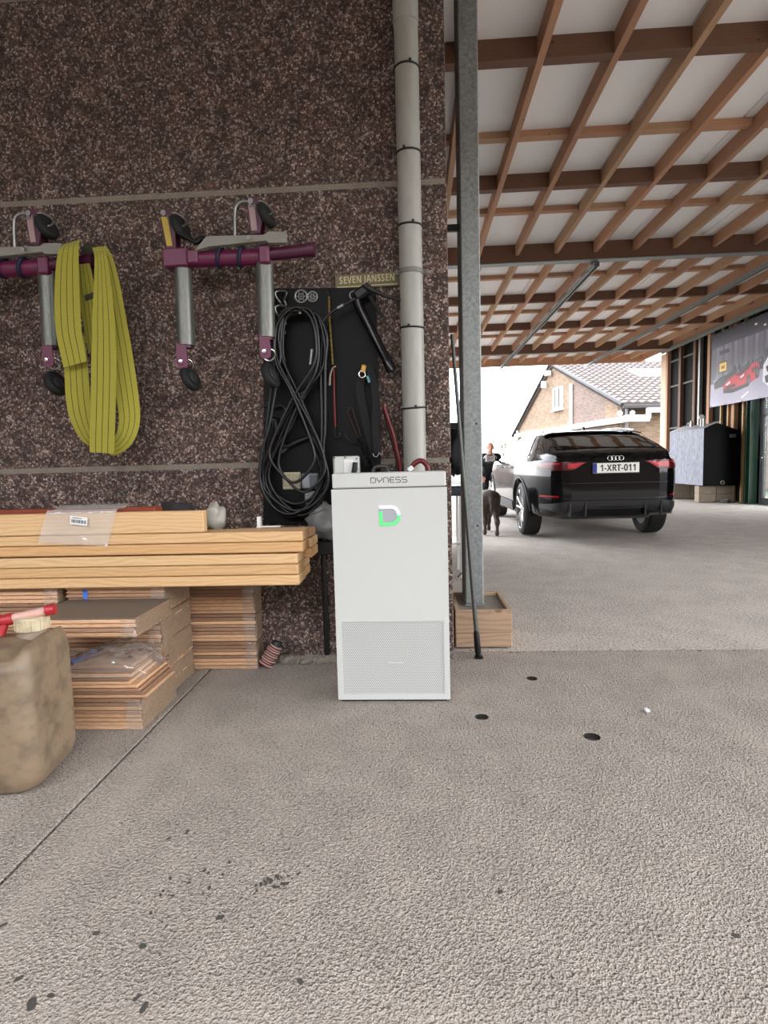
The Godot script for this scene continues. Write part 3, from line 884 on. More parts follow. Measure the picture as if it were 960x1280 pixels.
func build_outside() -> void:
	var gd := struct("ground")
	var gm := mat("yard_paving", Color(.42, .41, .39), 0.95)
	gm.albedo_texture = tex.floor
	tri(gm, Vector3.ONE * 0.12)
	put(B.new().box(Vector3(0, -0.27, -60), Vector3(260, 0.5, 200)), "paving", gm, gd)
	# the brick house beyond the open end; its gable runs away to the left
	var h := thing("house", "tan brick house with a tiled roof and skylight, beyond the carport's open end", "house", Vector3(7.09, 0, -20.0))
	h.basis = Basis(Vector3(.98998, 0, -.1412), Vector3.UP, Vector3(.1412, 0, .98998))
	# gable wall in three bays, drawn in (z, y) and 0.25 thick
	var top := func(z: float) -> float: return 2.75 + (5.13 - 2.75) * (-z / 6.06) if z > -6.06 else 5.13 - (5.13 - 2.45) * ((-z - 6.06) / 5.04)
	var xf := Transform3D(Basis(Vector3(0, 0, 1), Vector3.UP, Vector3(-1, 0, 0)), Vector3(0.125, 0, 0))
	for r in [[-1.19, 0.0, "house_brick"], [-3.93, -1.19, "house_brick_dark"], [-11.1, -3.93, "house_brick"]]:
		var poly := PackedVector2Array([Vector2(r[0], 0), Vector2(r[1], 0), Vector2(r[1], top.call(r[1]))])
		if r[0] < -6.06: poly.push_back(Vector2(-6.06, 5.13))
		poly.push_back(Vector2(r[0], top.call(r[0])))
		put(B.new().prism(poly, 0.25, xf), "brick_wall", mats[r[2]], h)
	# long wall under the eaves
	put(B.new().prism(PackedVector2Array([Vector2(0, 0), Vector2(9, 0), Vector2(9, 2.7), Vector2(0, 2.7)]), 0.25, Transform3D(Basis(), Vector3(0.0, 0, -0.14))), "brick_wall", mats.house_brick, h)
	put(B.new().prism(PackedVector2Array([Vector2(0, 0), Vector2(9, 0), Vector2(9, 2.4), Vector2(0, 2.4)]), 0.25, Transform3D(Basis(), Vector3(0.0, 0, -11.0))), "brick_wall", mats.house_brick, h)
	# roof planes with rows of pantiles
	var a := Vector3(0, 2.72, 0.32)
	var c := Vector3(0, 5.16, -6.06)
	var slope := (c - a)
	var up := Vector3(0, -slope.z, slope.y).normalized() * -1.0
	if up.y < 0: up = -up
	var rb := B.new()
	rb.q(Vector3(-.12, a.y, a.z), Vector3(9.2, a.y, a.z), Vector3(9.2, c.y, c.z), Vector3(-.12, c.y, c.z))
	rb.q(Vector3(-.12, a.y - .12, a.z), Vector3(-.12, c.y - .12, c.z), Vector3(9.2, c.y - .12, c.z), Vector3(9.2, a.y - .12, a.z))
	rb.q(Vector3(-.12, a.y - .12, a.z), Vector3(9.2, a.y - .12, a.z), Vector3(9.2, a.y, a.z), Vector3(-.12, a.y, a.z))
	rb.q(Vector3(-.12, a.y - .12, a.z), Vector3(-.12, a.y, a.z), Vector3(-.12, c.y, c.z), Vector3(-.12, c.y - .12, c.z))
	rb.q(Vector3(9.2, a.y - .12, a.z), Vector3(9.2, c.y - .12, c.z), Vector3(9.2, c.y, c.z), Vector3(9.2, a.y, a.z))
	rb.q(Vector3(-.12, c.y - .12, c.z), Vector3(-.12, c.y, c.z), Vector3(9.2, c.y, c.z), Vector3(9.2, c.y - .12, c.z))
	rb.fin()
	put(rb, "roof_deck", mat("dark_batten", Color(.20, .17, .16), .9), h)
	put(B.new().prism(PackedVector2Array([Vector2(-6.06, 5.13), Vector2(-6.06, 5.02), Vector2(-11.5, 2.13), Vector2(-11.5, 2.25)]), 9.3, Transform3D(xf.basis, Vector3(4.53, 0.03, 0))), "roof_deck", mats.roof_tile, h)
	var tb := B.new()
	var rows := 19
	var un := slope.normalized()
	for i in rows:
		for j in 30:
			var x0 := -0.1 + j * 0.31
			var b0 := a + slope * (float(i) / rows)
			var b1 := a + slope * ((i + 1.12) / rows)
			for s in 6:
				var f0 := s / 6.0
				var f1 := (s + 1) / 6.0
				var h0 := 0.035 + 0.05 * pow(maxf(0.0, sin(PI * f0 * 1.0)), 1.5)
				var h1 := 0.035 + 0.05 * pow(maxf(0.0, sin(PI * f1 * 1.0)), 1.5)
				var p0 := Vector3(x0 + .31 * f0, b0.y, b0.z) + up * (h0 + .05)
				var p1 := Vector3(x0 + .31 * f1, b0.y, b0.z) + up * (h1 + .05)
				var p2 := Vector3(x0 + .31 * f1, b1.y, b1.z) + up * h1
				var p3 := Vector3(x0 + .31 * f0, b1.y, b1.z) + up * h0
				tb.q(p0, p3, p2, p1)
				tb.q(p0, p1, Vector3(p1.x, b0.y, b0.z) + up * .005, Vector3(p0.x, b0.y, b0.z) + up * .005)
	for i in range(0, tb.p.size(), 3):
		var nn := (tb.p[i + 1] - tb.p[i]).cross(tb.p[i + 2] - tb.p[i])
		if nn.dot(up + Vector3(0, 0, .3)) > 0.0:
			var s := tb.p[i + 1]; tb.p[i + 1] = tb.p[i + 2]; tb.p[i + 2] = s
	put(tb, "roof_tiles", mats.roof_tile, h).set_meta("kind", "stuff")
	# verge boards, gutters and trims
	var dk := mat("verge_grey", Color(.16, .15, .16), .6)
	var vb := B.new()
	vb.tube(PackedVector3Array([Vector3(-.14, a.y + .02, a.z), Vector3(-.14, c.y + .03, c.z), Vector3(-.14, 2.26, -11.5)]), 0.075, 6)
	put(vb, "verge_board", dk, h)
	put(B.new().box(Vector3(4.5, 2.66, 0.40), Vector3(9.3, 0.12, 0.13), 0.02), "gutter", dk, h)
	put(B.new().box(Vector3(-0.09, 2.24, -5.3), Vector3(0.18, 0.2, 11.5), 0.02), "white_trim", mats.white_paint, h)
	put(B.new().box(Vector3(0.25, 2.26, 0.52), Vector3(0.86, 0.22, 0.16), 0.02), "white_trim", mats.white_paint, h)
	put(B.new().box(Vector3(0.66, 2.42, 0.52), Vector3(0.12, 0.36, 0.16), 0.02), "white_trim", mats.white_paint, h)
	put(B.new().box(Vector3(2.6, 2.52, 0.52), Vector3(4.0, 0.16, 0.16), 0.02), "white_trim", mats.white_paint, h)
	put(B.new().cyl(Vector3(-0.08, 0, -3.98), Vector3(-0.08, 4.0, -3.98), 0.07, -1, 10), "downpipe", mats.white_paint, h)
	put(B.new().cyl(Vector3(-0.08, 0, -10.8), Vector3(-0.08, 2.5, -10.8), 0.06, -1, 10), "downpipe", mats.white_paint, h)
	put(B.new().cyl(Vector3(0.12, 0, 0.12), Vector3(0.12, 2.62, 0.12), 0.05, -1, 10), "downpipe", mat("pipe_grey", Color(.55, .55, .55), .5), h)
	for q in [[-0.14, 0.16], [0.24, 0.26]]:
		put(B.new().ell(Vector3(q[0], 2.46, q[1]), Vector3(.09, .10, .09)), "wall_lamp", mats.white_paint, h)
	put(B.new().box(Vector3(-0.2, 4.78, -6.2), Vector3(0.22, 0.22, 0.3), 0.03), "floodlight", mats.white_paint, h)
	put(B.new().box(Vector3(-0.2, 4.35, -6.7), Vector3(0.22, 0.3, 0.14), 0.03), "floodlight", mats.white_paint, h)
	# gable window: white frame, sill and dark pane
	var wb := B.new()
	for zz in [-5.02, -5.46, -5.90]: wb.box(Vector3(-.02, 3.6, zz), Vector3(.1, .96, .09 if zz != -5.46 else .06), .01)
	for yy in [3.16, 4.04]: wb.box(Vector3(-.02, yy, -5.46), Vector3(.1, .09, .96), .01)
	put(wb, "window_frame", mats.white_paint, h)
	put(B.new().box(Vector3(-.01, 3.6, -5.46), Vector3(.03, .84, .84)), "window_pane", mat("dark_glass", Color(.03, .035, .04), .03), h)
	put(B.new().box(Vector3(-.06, 3.08, -5.46), Vector3(.16, .06, 1.1), .01), "window_sill", mats.white_paint, h)
	# skylight lying in the tiles
	var sk := B.new()
	var sc := a + slope * 0.62
	var bs := Basis(Vector3.RIGHT, up, Vector3.RIGHT.cross(up))
	sk.box(Vector3(3.35, sc.y, sc.z) + up * .12, Vector3(1.9, .12, 1.15), .02, bs)
	put(sk, "skylight", mats.white_paint, h)
	put(B.new().box(Vector3(3.35, sc.y, sc.z) + up * .175, Vector3(1.7, .03, .95), .01, bs), "skylight_pane", mat("sky_glass", Color(.75, .8, .85), .05), h)
	# low garden wall and grass seen through the glazed door
	var gw := thing("garden_wall", "low pale brick wall outside the glazed door on the right", "wall", Vector3(9.6, 0, -13.4))
	put(B.new().prism(PackedVector2Array([Vector2(-6, 0), Vector2(6, 0), Vector2(6, 1.3), Vector2(-6, 1.3)]), 0.22, Transform3D(Basis(Vector3(0, 0, 1), Vector3.UP, Vector3(-1, 0, 0)), Vector3.ZERO)), "brick_wall", mats.house_brick, gw)
	put(B.new().box(Vector3(0, 1.33, 0), Vector3(.3, .06, 12.1), .01), "coping", mats.mortar, gw)
	var gb := B.new()
	var gr := RandomNumberGenerator.new(); gr.seed = 3
	for k in 2600:
		var x := gr.randf_range(7.3, 9.4)
		var z := gr.randf_range(-15, -10.6)
		var l := gr.randf_range(.05, .12)
		var aa := gr.randf() * TAU
		var d := Vector3(cos(aa), 0, sin(aa)) * .006
		var tip := Vector3(gr.randfn() * .03, l, gr.randfn() * .03)
		gb.t(Vector3(x, -.02, z) - d, Vector3(x, -.02, z) + d, Vector3(x, 0, z) + tip)
	var gm2 := mat("grass", Color(.36, .50, .20), .8)
	var go := put(gb, "grass", gm2)
	tag(go, "green grass strip outside the glazed door on the right", "grass")
	go.set_meta("kind", "stuff")
	# unseen brick wall, added so the car flank mirrors something darker
	var bw := thing("added_boundary_wall", "added brick wall left of the drive, out of view, to darken the car flank", "wall", Vector3(-.75, 0, -31))
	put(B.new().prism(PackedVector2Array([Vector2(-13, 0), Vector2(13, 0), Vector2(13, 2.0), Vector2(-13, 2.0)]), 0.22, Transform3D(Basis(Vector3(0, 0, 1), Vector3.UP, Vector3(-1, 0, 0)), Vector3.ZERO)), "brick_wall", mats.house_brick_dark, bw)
	put(B.new().box(Vector3(0, 2.03, 0), Vector3(.3, .06, 26.1), .01), "coping", mats.mortar, bw)
	# pale shrub behind the person
	var s := thing("shrub", "pale green shrub behind the stooping person at the open end of the carport", "shrub", Vector3(4.15, 0, -25.5))
	var lb := B.new()
	var tk := B.new()
	for k in 9:
		var tip := Vector3(gr.randf_range(-.55, .55), gr.randf_range(1.5, 2.35), gr.randf_range(-.5, .5))
		tk.tube(spl([Vector3(gr.randfn() * .05, 0, gr.randfn() * .05), tip * .5 + Vector3(gr.randfn() * .1, 0, 0), tip], 4), 0.018, 5)
		for i in 42:
			var f := gr.randf_range(.35, 1.02)
			var c0 := tip * f + Vector3(gr.randfn(), gr.randfn(), gr.randfn()) * .13
			var d := Vector3(gr.randfn(), gr.randfn() * .6, gr.randfn()).normalized()
			var sd := d.cross(Vector3(gr.randfn(), gr.randfn(), gr.randfn())).normalized()
			var L := gr.randf_range(.06, .11)
			lb.q(c0, c0 + d * L * .5 + sd * L * .3, c0 + d * L, c0 + d * L * .5 - sd * L * .3)
	put(tk, "stem", mat("bark", Color(.35, .29, .22), .9), s)
	var lm := mat("leaf", Color(.62, .64, .38), .7)
	lm.backlight_enabled = true
	lm.backlight = Color(.25, .28, .12)
	put(lb, "foliage", lm, s).set_meta("kind", "stuff")

func build_post() -> void:
	# galvanised post on a timber-boxed concrete foot
	var f := thing("post_footing", "concrete footing boxed in weathered boards under the galvanised steel post", "footing", Vector3(0.356, 0, -3.26))
	var wd := mat("weathered_board", Color(.78, .745, .71), .9)
	wd.albedo_texture = tex.wood_pale
	wd.uv1_scale = Vector3(.14, 2.0, 1)
	put(B.new().box(Vector3(0, .147, .212), Vector3(.306, .128, .024), .004, Basis(), ru()), "board", wd, f)
	put(B.new().box(Vector3(0, .043, .2125), Vector3(.304, .078, .024), .004, Basis(), ru()), "board", wd, f)
	put(B.new().box(Vector3(0, .105, -.212), Vector3(.306, .21, .024), .003, Basis(), ru()), "board", wd, f)
	for s in [-1, 1]:
		put(B.new().box(Vector3(.141 * s, .105, 0), Vector3(.024, .208, .398), .003, Basis(), ru()), "board", wd, f)
	put(B.new().box(Vector3(0, .095, 0), Vector3(.256, .19, .398), .004), "concrete_infill", mats.mortar, f)
	var p := thing("steel_post", "tall galvanised steel post between the pebbled wall and the carport", "post", Vector3(.327, .19, -3.33))
	put(B.new().box(Vector3(0, 1.86, 0), Vector3(.104, 3.70, .24), .006), "shaft", mats.galvanised, p)
	put(B.new().box(Vector3(0, .006, 0), Vector3(.112, .012, .25), .003), "foot_plate", mats.galvanised, p)
	for y in [1.03, 2.12]:
		put(B.new().box(Vector3(-.085, y, .02), Vector3(.075, .035, .03), .003), "wall_tie", mats.black_steel, p)
	for k in [[.02, 1.03], [.02, .46]]:
		put(B.new().cyl(Vector3(k[0], k[1], .118), Vector3(k[0], k[1], .124), .006, -1, 8), "screw", mats.black_steel, p)
	var r := thing("iron_bar", "long thin iron bar leaning between the steel post and the end of the pebbled wall", "bar", Vector3(.309, 0, -2.885))
	var tp := Vector3(.205, 1.66, -2.975) - Vector3(.309, 0, -2.885)
	put(B.new().tube(PackedVector3Array([tp * .06, tp * .5, tp]), [0.0115, .0105, .0095], 10), "shaft", mat("iron", Color(.33, .34, .33), .45, .7), r)
	var bl := B.new()
	bl.tube(PackedVector3Array([tp * .0 + Vector3(0, .004, 0), tp * .02, tp * .07, tp * .085]), [.011, .017, .0155, .012], 8)
	bl.box(Vector3(.002, .006, .008), Vector3(.042, .01, .035), .003)
	put(bl, "shoe", mats.black_steel, r)

# ------------------------------------------------------------------ car
var ck := {}
func ckey(n: String, d: float) -> float:
	var k: Array = ck[n]
	var i := 0
	while i < k.size() - 2 and d > k[i + 1][0]: i += 1
	var a: Array = k[i]
	var b: Array = k[i + 1]
	var pa: Array = k[maxi(i - 1, 0)]
	var pb: Array = k[mini(i + 2, k.size() - 1)]
	var L: float = b[0] - a[0]
	return cubic_interpolate_in_time(a[1], b[1], pa[1], pb[1], clampf((d - a[0]) / L, 0, 1), L, pa[0] - a[0] if i > 0 else -L, pb[0] - a[0] if i < k.size() - 2 else 2 * L)

func car_half(d: float) -> PackedVector2Array:  # right half of the section d metres from the tail, from under the middle round to the roof
	var yr := ckey("roof", d)
	var wb := ckey("belt", d)
	var wr := minf(ckey("top", d), wb * .93)
	var yu := ckey("under", d)
	var ya := yu + .05
	for w in [1.03, 3.70]:
		var s: float = d - w
		if absf(s) < .40: ya = maxf(ya, .355 + sqrt(.16 - s * s))
	var yb := minf(1.0, yr - .05)
	var inn := minf(.60, wb * .6)
	var o := PackedVector2Array([Vector2(0, yu), Vector2(inn * .5, yu), Vector2(inn, yu + .005), Vector2(inn + .02, ya - .02), Vector2(wb * .955 if ya < .5 else wb * .985, ya)])
	var y1 := minf(.80, yb - .12)
	for f in [.12, .4, .7]:
		var y := lerpf(ya, maxf(y1, ya + .01), f)
		o.push_back(Vector2(wb * (.965 + .035 * smoothstep(.25, .62, y)), y))
	o.push_back(Vector2(wb, maxf(y1, ya + .012)))
	o.push_back(Vector2(wb * .992, maxf(yb - .075, ya + .02)))
	o.push_back(Vector2(wb * .975, maxf(yb - .03, ya + .025)))
	o.push_back(Vector2(wb * .94, yb))
	var e := Vector2(wr, yr - .045)
	var s0 := Vector2(wb * .925, yb + .008)
	for f in [.33, .66, .92]:
		o.push_back(s0.lerp(e, f) + Vector2(.02 * sin(PI * f), 0) * clampf((e.y - s0.y) * 4.0, 0, 1))
	o.push_back(Vector2(wr * .95, yr - .025))
	o.push_back(Vector2(wr * .80, yr - .012))
	o.push_back(Vector2(wr * .45, yr - .003))
	o.push_back(Vector2(0, yr))
	return o

func car_x(d: float, y: float) -> float:
	var h := car_half(d)
	for i in range(h.size() - 2, 3, -1):
		var a := h[i]
		var b := h[i + 1]
		if (a.y <= y and y <= b.y) or (b.y <= y and y <= a.y):
			return lerpf(a.x, b.x, clampf((y - a.y) / (b.y - a.y) if absf(b.y - a.y) > 1e-6 else 0.0, 0, 1))
	return -1.0

func car_top(d: float, x: float) -> float:
	var h := car_half(d)
	for i in range(h.size() - 1, 4, -1):
		if h[i].x <= absf(x) and absf(x) <= h[i - 1].x:
			return lerpf(h[i].y, h[i - 1].y, (absf(x) - h[i].x) / maxf(1e-6, h[i - 1].x - h[i].x))
	return h[h.size() - 1].y

func car_tail(x: float, y: float) -> float:  # how far in front of the tail the surface lies at (x, y)
	var lo := 0.0
	var hi := 0.9
	for i in 24:
		var m := (lo + hi) / 2
		var h := car_half(m)
		var ok := car_x(m, y) >= absf(x) and y <= h[h.size() - 1].y and y >= h[0].y
		if ok: hi = m
		else: lo = m
	return hi

func tail_patch(x0: float, x1: float, lo: Callable, hi: Callable, off: float, th: float, nx := 24, ny := 4) -> B:
	var gr: Array = []
	for i in nx + 1:
		var x := lerpf(x0, x1, float(i) / nx)
		var row := PackedVector3Array()
		for j in ny + 1:
			var y: float = lerpf(lo.call(x), hi.call(x), float(j) / ny)
			row.push_back(Vector3(x, y, -car_tail(x, y) + off))
		gr.append(row)
	return B.new().sheet(gr, th if x1 > x0 else -th)

func side_patch(sg: float, d0: float, d1: float, lo: Callable, hi: Callable, off: float, th: float, nd := 16, ny := 4) -> B:
	var gr: Array = []
	for i in nd + 1:
		var d := lerpf(d0, d1, float(i) / nd)
		var row := PackedVector3Array()
		for j in ny + 1:
			var y: float = lerpf(lo.call(d), hi.call(d), float(j) / ny)
			row.push_back(Vector3(sg * (car_x(d, y) + off), y, -d))
		gr.append(row)
	return B.new().sheet(gr, th)

func build_car() -> void:
	ck.roof = [[0, .98], [.02, 1.03], [.08, 1.075], [.2, 1.115], [.5, 1.21], [.8, 1.30], [1.0, 1.345], [1.5, 1.395], [2.0, 1.415], [2.5, 1.40], [2.85, 1.345], [3.2, 1.20], [3.55, 1.03], [3.75, .99], [4.1, .95], [4.35, .86], [4.47, .74], [4.5, .68]]
	ck.belt = [[0, .50], [.02, .595], [.06, .66], [.12, .712], [.2, .76], [.3, .80], [.5, .848], [.8, .888], [1.2, .915], [1.6, .925], [2.3, .925], [3.3, .922], [3.75, .90], [4.15, .82], [4.38, .68], [4.5, .5]]
	ck.top = [[0, .44], [.06, .58], [.15, .66], [.3, .68], [.6, .66], [1.0, .62], [2.0, .60], [2.8, .58], [3.2, .62], [3.55, .72], [4.1, .72], [4.4, .55], [4.5, .4]]
	ck.under = [[0, .44], [.03, .36], [.1, .31], [.3, .27], [.6, .25], [2, .22], [4.0, .23], [4.35, .28], [4.5, .38]]
	var t := thing("car", "black coupe-roofed car with red tail lamps, seen from behind under the timber roof", "car", Vector3(2.305, 0, -6.68), 0.0)
	var paint := mat("car_paint", Color(.03, .03, .04), .15)
	paint.metallic_specular = .2
	paint.clearcoat_enabled = true
	paint.clearcoat = .45
	paint.clearcoat_roughness = .03
	var glass := mat("car_glass", Color(.035, .04, .045), .03)
	glass.metallic_specular = .8
	var trim := mat("car_trim", Color(.10, .10, .105), .55)
	var ds: Array = [0.0, .008, .02, .04, .06, .09, .12, .16, .2, .26, .33, .40, .46, .54]
	for i in 21: ds.append(.63 + .04 * i)
	for i in 11: ds.append(1.52 + .16 * i)
	for i in 21: ds.append(3.30 + .04 * i)
	ds.append_array([4.17, 4.25, 4.33, 4.4, 4.45, 4.48, 4.5])
	var rings: Array = []
	for d in ds:
		var h := car_half(d)
		var ring := PackedVector3Array()
		for v in h: ring.push_back(Vector3(v.x, v.y, -d))
		for i in range(h.size() - 2, 0, -1): ring.push_back(Vector3(-h[i].x, h[i].y, -d))
		rings.append(ring)
	put(B.new().loft(rings), "body", paint, t)
	# rear window between spoiler and boot lip
	var gr: Array = []
	for i in 13:
		var d := lerpf(.24, .90, i / 12.0)
		var row := PackedVector3Array()
		for j in 13:
			var x := lerpf(-1, 1, j / 12.0) * (ckey("top", d) * .90)
			row.push_back(Vector3(x, car_top(d, x) + .004, -d))
		gr.append(row)
	put(B.new().sheet(gr, .004), "rear_window", glass, t)
	gr = []
	for i in 7:
		var d := lerpf(.86, 1.10, i / 6.0)
		var row := PackedVector3Array()
		for j in 13:
			var x := lerpf(-1, 1, j / 12.0) * (ckey("top", d) * .97)
			row.push_back(Vector3(x, car_top(d, x) + .006 + .022 * (1.0 - i / 6.0), -d))
		gr.append(row)
	put(B.new().sheet(gr, .014), "roof_spoiler", paint, t)
	gr = []
	for i in 9:
		var d := lerpf(2.86, 3.5, i / 8.0)
		var row := PackedVector3Array()
		for j in 13:
			var x := lerpf(-1, 1, j / 12.0) * (ckey("top", d) * .92)
			row.push_back(Vector3(x, car_top(d, x) + .004, -d))
		gr.append(row)
	put(B.new().sheet(gr, .004), "windscreen", glass, t)
	# side windows in bright frames
	for sg in [-1.0, 1.0]:
		var lo := func(d: float) -> float: return 1.03 + .0 * d
		var hi := func(d: float) -> float: return maxf(1.045, minf(ckey("roof", d) - .075, 1.04 + (d - .86) * .62))
		for r in [[.93, 1.24], [1.28, 1.98], [2.03, 2.88]]:
			put(side_patch(sg, r[0], r[1], lo, hi, .003, .004), "side_window", glass, t)
		var fr := B.new()
		var pts := PackedVector3Array()
		for i in 25:
			var d := lerpf(.88, 3.02, i / 24.0)
			pts.push_back(Vector3(sg * (car_x(d, 1.022) + .004), 1.022, -d))
		fr.tube(pts, .008, 6)
		pts = PackedVector3Array()
		for i in 25:
			var d := lerpf(.88, 3.02, i / 24.0)
			var y: float = hi.call(d) + .012
			pts.push_back(Vector3(sg * (car_x(d, y) + .004), y, -d))
		fr.tube(pts, .007, 6)
		put(fr, "window_trim", mats.chrome, t)
		pts = PackedVector3Array()
		for i in 20:
			var d := lerpf(1.05, 2.7, i / 19.0)
			pts.push_back(Vector3(sg * (ckey("top", d) - .03), ckey("roof", d) + .012, -d))
		put(B.new().tube(pts, .013, 6), "roof_rail", mats.chrome, t)
		for d in [1.55, 2.45]:
			put(B.new().tube(spl([Vector3(sg * (car_x(d - .1, .9)), .9, -d + .1), Vector3(sg * (car_x(d, .9) + .03), .905, -d), Vector3(sg * (car_x(d + .1, .9)), .9, -d - .1)], 5), .012, 6), "door_handle", paint, t)
		put(side_patch(sg, 1.48, 3.26, func(_d: float) -> float: return .30, func(_d: float) -> float: return .42, .006, .02), "sill_trim", trim, t)
		for w in [1.03, 3.70]:
			var ar := PackedVector3Array()
			for i in 25:
				var an := PI * i / 24.0
				var y := .355 + .415 * sin(an)
				var d: float = w - .415 * cos(an)
				ar.push_back(Vector3(sg * (car_x(d, maxf(y, .36)) + .002), y, -d))
			put(B.new().tube(ar, .013, 6), "arch_trim", trim, t)
		var mr := B.new()
		mr.ell(Vector3(sg * 1.03, 1.04, -3.02), Vector3(.11, .075, .07), Basis(), 14, 10)
		mr.tube(PackedVector3Array([Vector3(sg * .88, 1.0, -3.0), Vector3(sg * .97, 1.02, -3.02)]), .025, 6)
		put(mr, "door_mirror", paint, t)
		put(B.new().box(Vector3(sg * 1.03, 1.04, -2.955), Vector3(.16, .10, .012), .005), "mirror_glass", mats.chrome, t)
		# tail lamps: dark red lens round the corner, inner insert given a glow for reflected light, lamp unlit
		var llo := func(x: float) -> float: return lerpf(.952, .872, smoothstep(.33, .50, absf(x))) + .02 * smoothstep(.7, .82, absf(x))
		var lhi := func(x: float) -> float: return lerpf(.962, .972, smoothstep(.33, .45, absf(x))) - .012 * smoothstep(.65, .82, absf(x))
		var lm := mat("lamp_red", Color(.30, .012, .03), .3)
		put(tail_patch(sg * .33, sg * .815, llo, lhi, .018, .03), "tail_lamp", lm, t)
		var il := func(x: float) -> float: return lerpf(.945, .892, smoothstep(.36, .47, absf(x)))
		var ih := func(x: float) -> float: return lerpf(.956, .952, smoothstep(.36, .5, absf(x)))
		var li := mat("lamp_insert", Color(.62, .10, .14), .3)
		li.emission_enabled = true
		li.emission = Color(.9, .15, .2)
		li.emission_energy_multiplier = .2
		put(tail_patch(sg * .36, sg * (.54 if sg < 0 else .60), il, ih, .0225, .006, 16, 3), "lamp_insert", li, t)
		put(tail_patch(sg * .63, sg * .80, func(_x: float) -> float: return .945, func(_x: float) -> float: return .957, .0225, .006, 12, 2), "lamp_insert", li, t)
		put(tail_patch(sg * .64, sg * .80, func(_x: float) -> float: return .556, func(_x: float) -> float: return .576, .014, .014, 10, 2), "reflector", mat("reflector_red", Color(.55, .05, .07), .2), t)
	# rear bumper: grey diffuser with upright fins, a bright line above
	var dlo := func(x: float) -> float: return lerpf(.325, .42, smoothstep(.5, .8, absf(x)))
	var dhi := func(x: float) -> float: return lerpf(.515, .47, smoothstep(.5, .8, absf(x)))
	put(tail_patch(-.80, .80, dlo, dhi, .018, .03, 32, 4), "diffuser", trim, t)
	put(tail_patch(-.76, .80, func(x: float) -> float: return .532 - .0 * x, func(x: float) -> float: return .545, .010, .01, 32, 2), "bumper_line", mat("dark_chrome", Color(.22, .22, .24), .25, .9), t)
	for x in [-.52, -.34, .34, .52]:
		put(B.new().box(Vector3(x, .42, -car_tail(x, .42) + .02), Vector3(.022, .17, .05), .006, Basis(Vector3.UP, -x * .5)), "diffuser_fin", trim, t)
	put(tail_patch(-.60, .60, func(_x: float) -> float: return .715, func(_x: float) -> float: return .722, .004, .003, 24, 2), "tailgate_crease", mats.black_steel, t)
	# number plate on its holder
	var pz := -car_tail(0, .86) + .012
	var pl := put(B.new().box(Vector3(0, .888, pz), Vector3(.535, .135, .014), .004), "plate_holder", mats.black_plastic, t)
	put(B.new().box(Vector3(0, .890, pz + .008), Vector3(.52, .113, .006), .002), "plate", mat("plate_white", Color(.92, .92, .90), .35), pl)
	put(B.new().box(Vector3(-.237, .890, pz + .0085), Vector3(.044, .110, .0065), .001), "plate_band", mat("plate_blue", Color(.06, .16, .55), .35), pl)
	var nt := TextMesh.new()
	var fn := SystemFont.new()
	fn.font_names = PackedStringArray(["Droid Sans"])
	fn.font_weight = 700
	nt.font = fn
	nt.text = "1-XRT-011"
	nt.font_size = 64
	nt.pixel_size = .00135
	nt.depth = .003
	put(nt, "plate_number", mat("plate_ink", Color(.10, .03, .04), .5), pl, Vector3(.025, .889, pz + .0115), Basis().scaled(Vector3(1.03, 1.2, 1)))
	# four linked rings
	var rg := B.new()
	for i in 4:
		var x := -.063 + .042 * i
		rg.torus(Vector3(x, 1.0, -car_tail(x, 1.0) + .012), Vector3(0, .15, 1), .027, .0042, 24, 8)
	put(rg, "ring_badge", mats.chrome, t)
	put(B.new().prism(PackedVector2Array([Vector2(0, 0), Vector2(.16, 0), Vector2(.05, .075), Vector2(.02, .07)]), .025, Transform3D(Basis(Vector3(0, 0, -1), Vector3.UP, Vector3(1, 0, 0)), Vector3(0, 1.36, -1.22))), "roof_aerial", paint, t)
	# wheels
	for w in [1.03, 3.70]:
		for sg in [-1.0, 1.0]:
			var wh := Node3D.new()
			wh.name = "wheel"
			t.add_child(wh, true)
			wh.position = Vector3(sg * .785, .355, -w)
			var ax := Transform3D(Basis(Vector3(0, 1, 0), Vector3(sg, 0, 0), Vector3(0, 0, 1)), Vector3.ZERO)  # lathe axis points outwards
			put(B.new().lathe([Vector2(.235, -.11), Vector2(.30, -.115), Vector2(.338, -.105), Vector2(.353, -.08), Vector2(.355, 0), Vector2(.353, .08), Vector2(.338, .105), Vector2(.30, .117), Vector2(.27, .115), Vector2(.262, .10), Vector2(.235, -.11)], ax, 40), "tyre", mats.rubber, wh)
			put(B.new().lathe([Vector2(.0, -.02), Vector2(.235, -.02), Vector2(.252, .06), Vector2(.257, .110), Vector2(.265, .116), Vector2(.270, .108), Vector2(.24, -.10), Vector2(.0, -.10)], ax, 40), "rim", mats.steel, wh)
			var sp := B.new()
			for k in 5:
				for e in [-.13, .13]:
					var an: float = TAU * k / 5 + e * 1.1
					var a2: float = TAU * k / 5 + e * 2.0
					sp.tube(PackedVector3Array([ax * Vector3(cos(an) * .05, .075, sin(an) * .05), ax * Vector3(cos(a2) * .15, .095, sin(a2) * .15), ax * Vector3(cos(a2) * .256, .102, sin(a2) * .256)]), [.024, .020, .017], 6)
			sp.lathe([Vector2(0, .10), Vector2(.03, .10), Vector2(.05, .085), Vector2(.055, .04), Vector2(0, .04)], ax, 16)
			put(sp, "spokes", mats.chrome, wh)

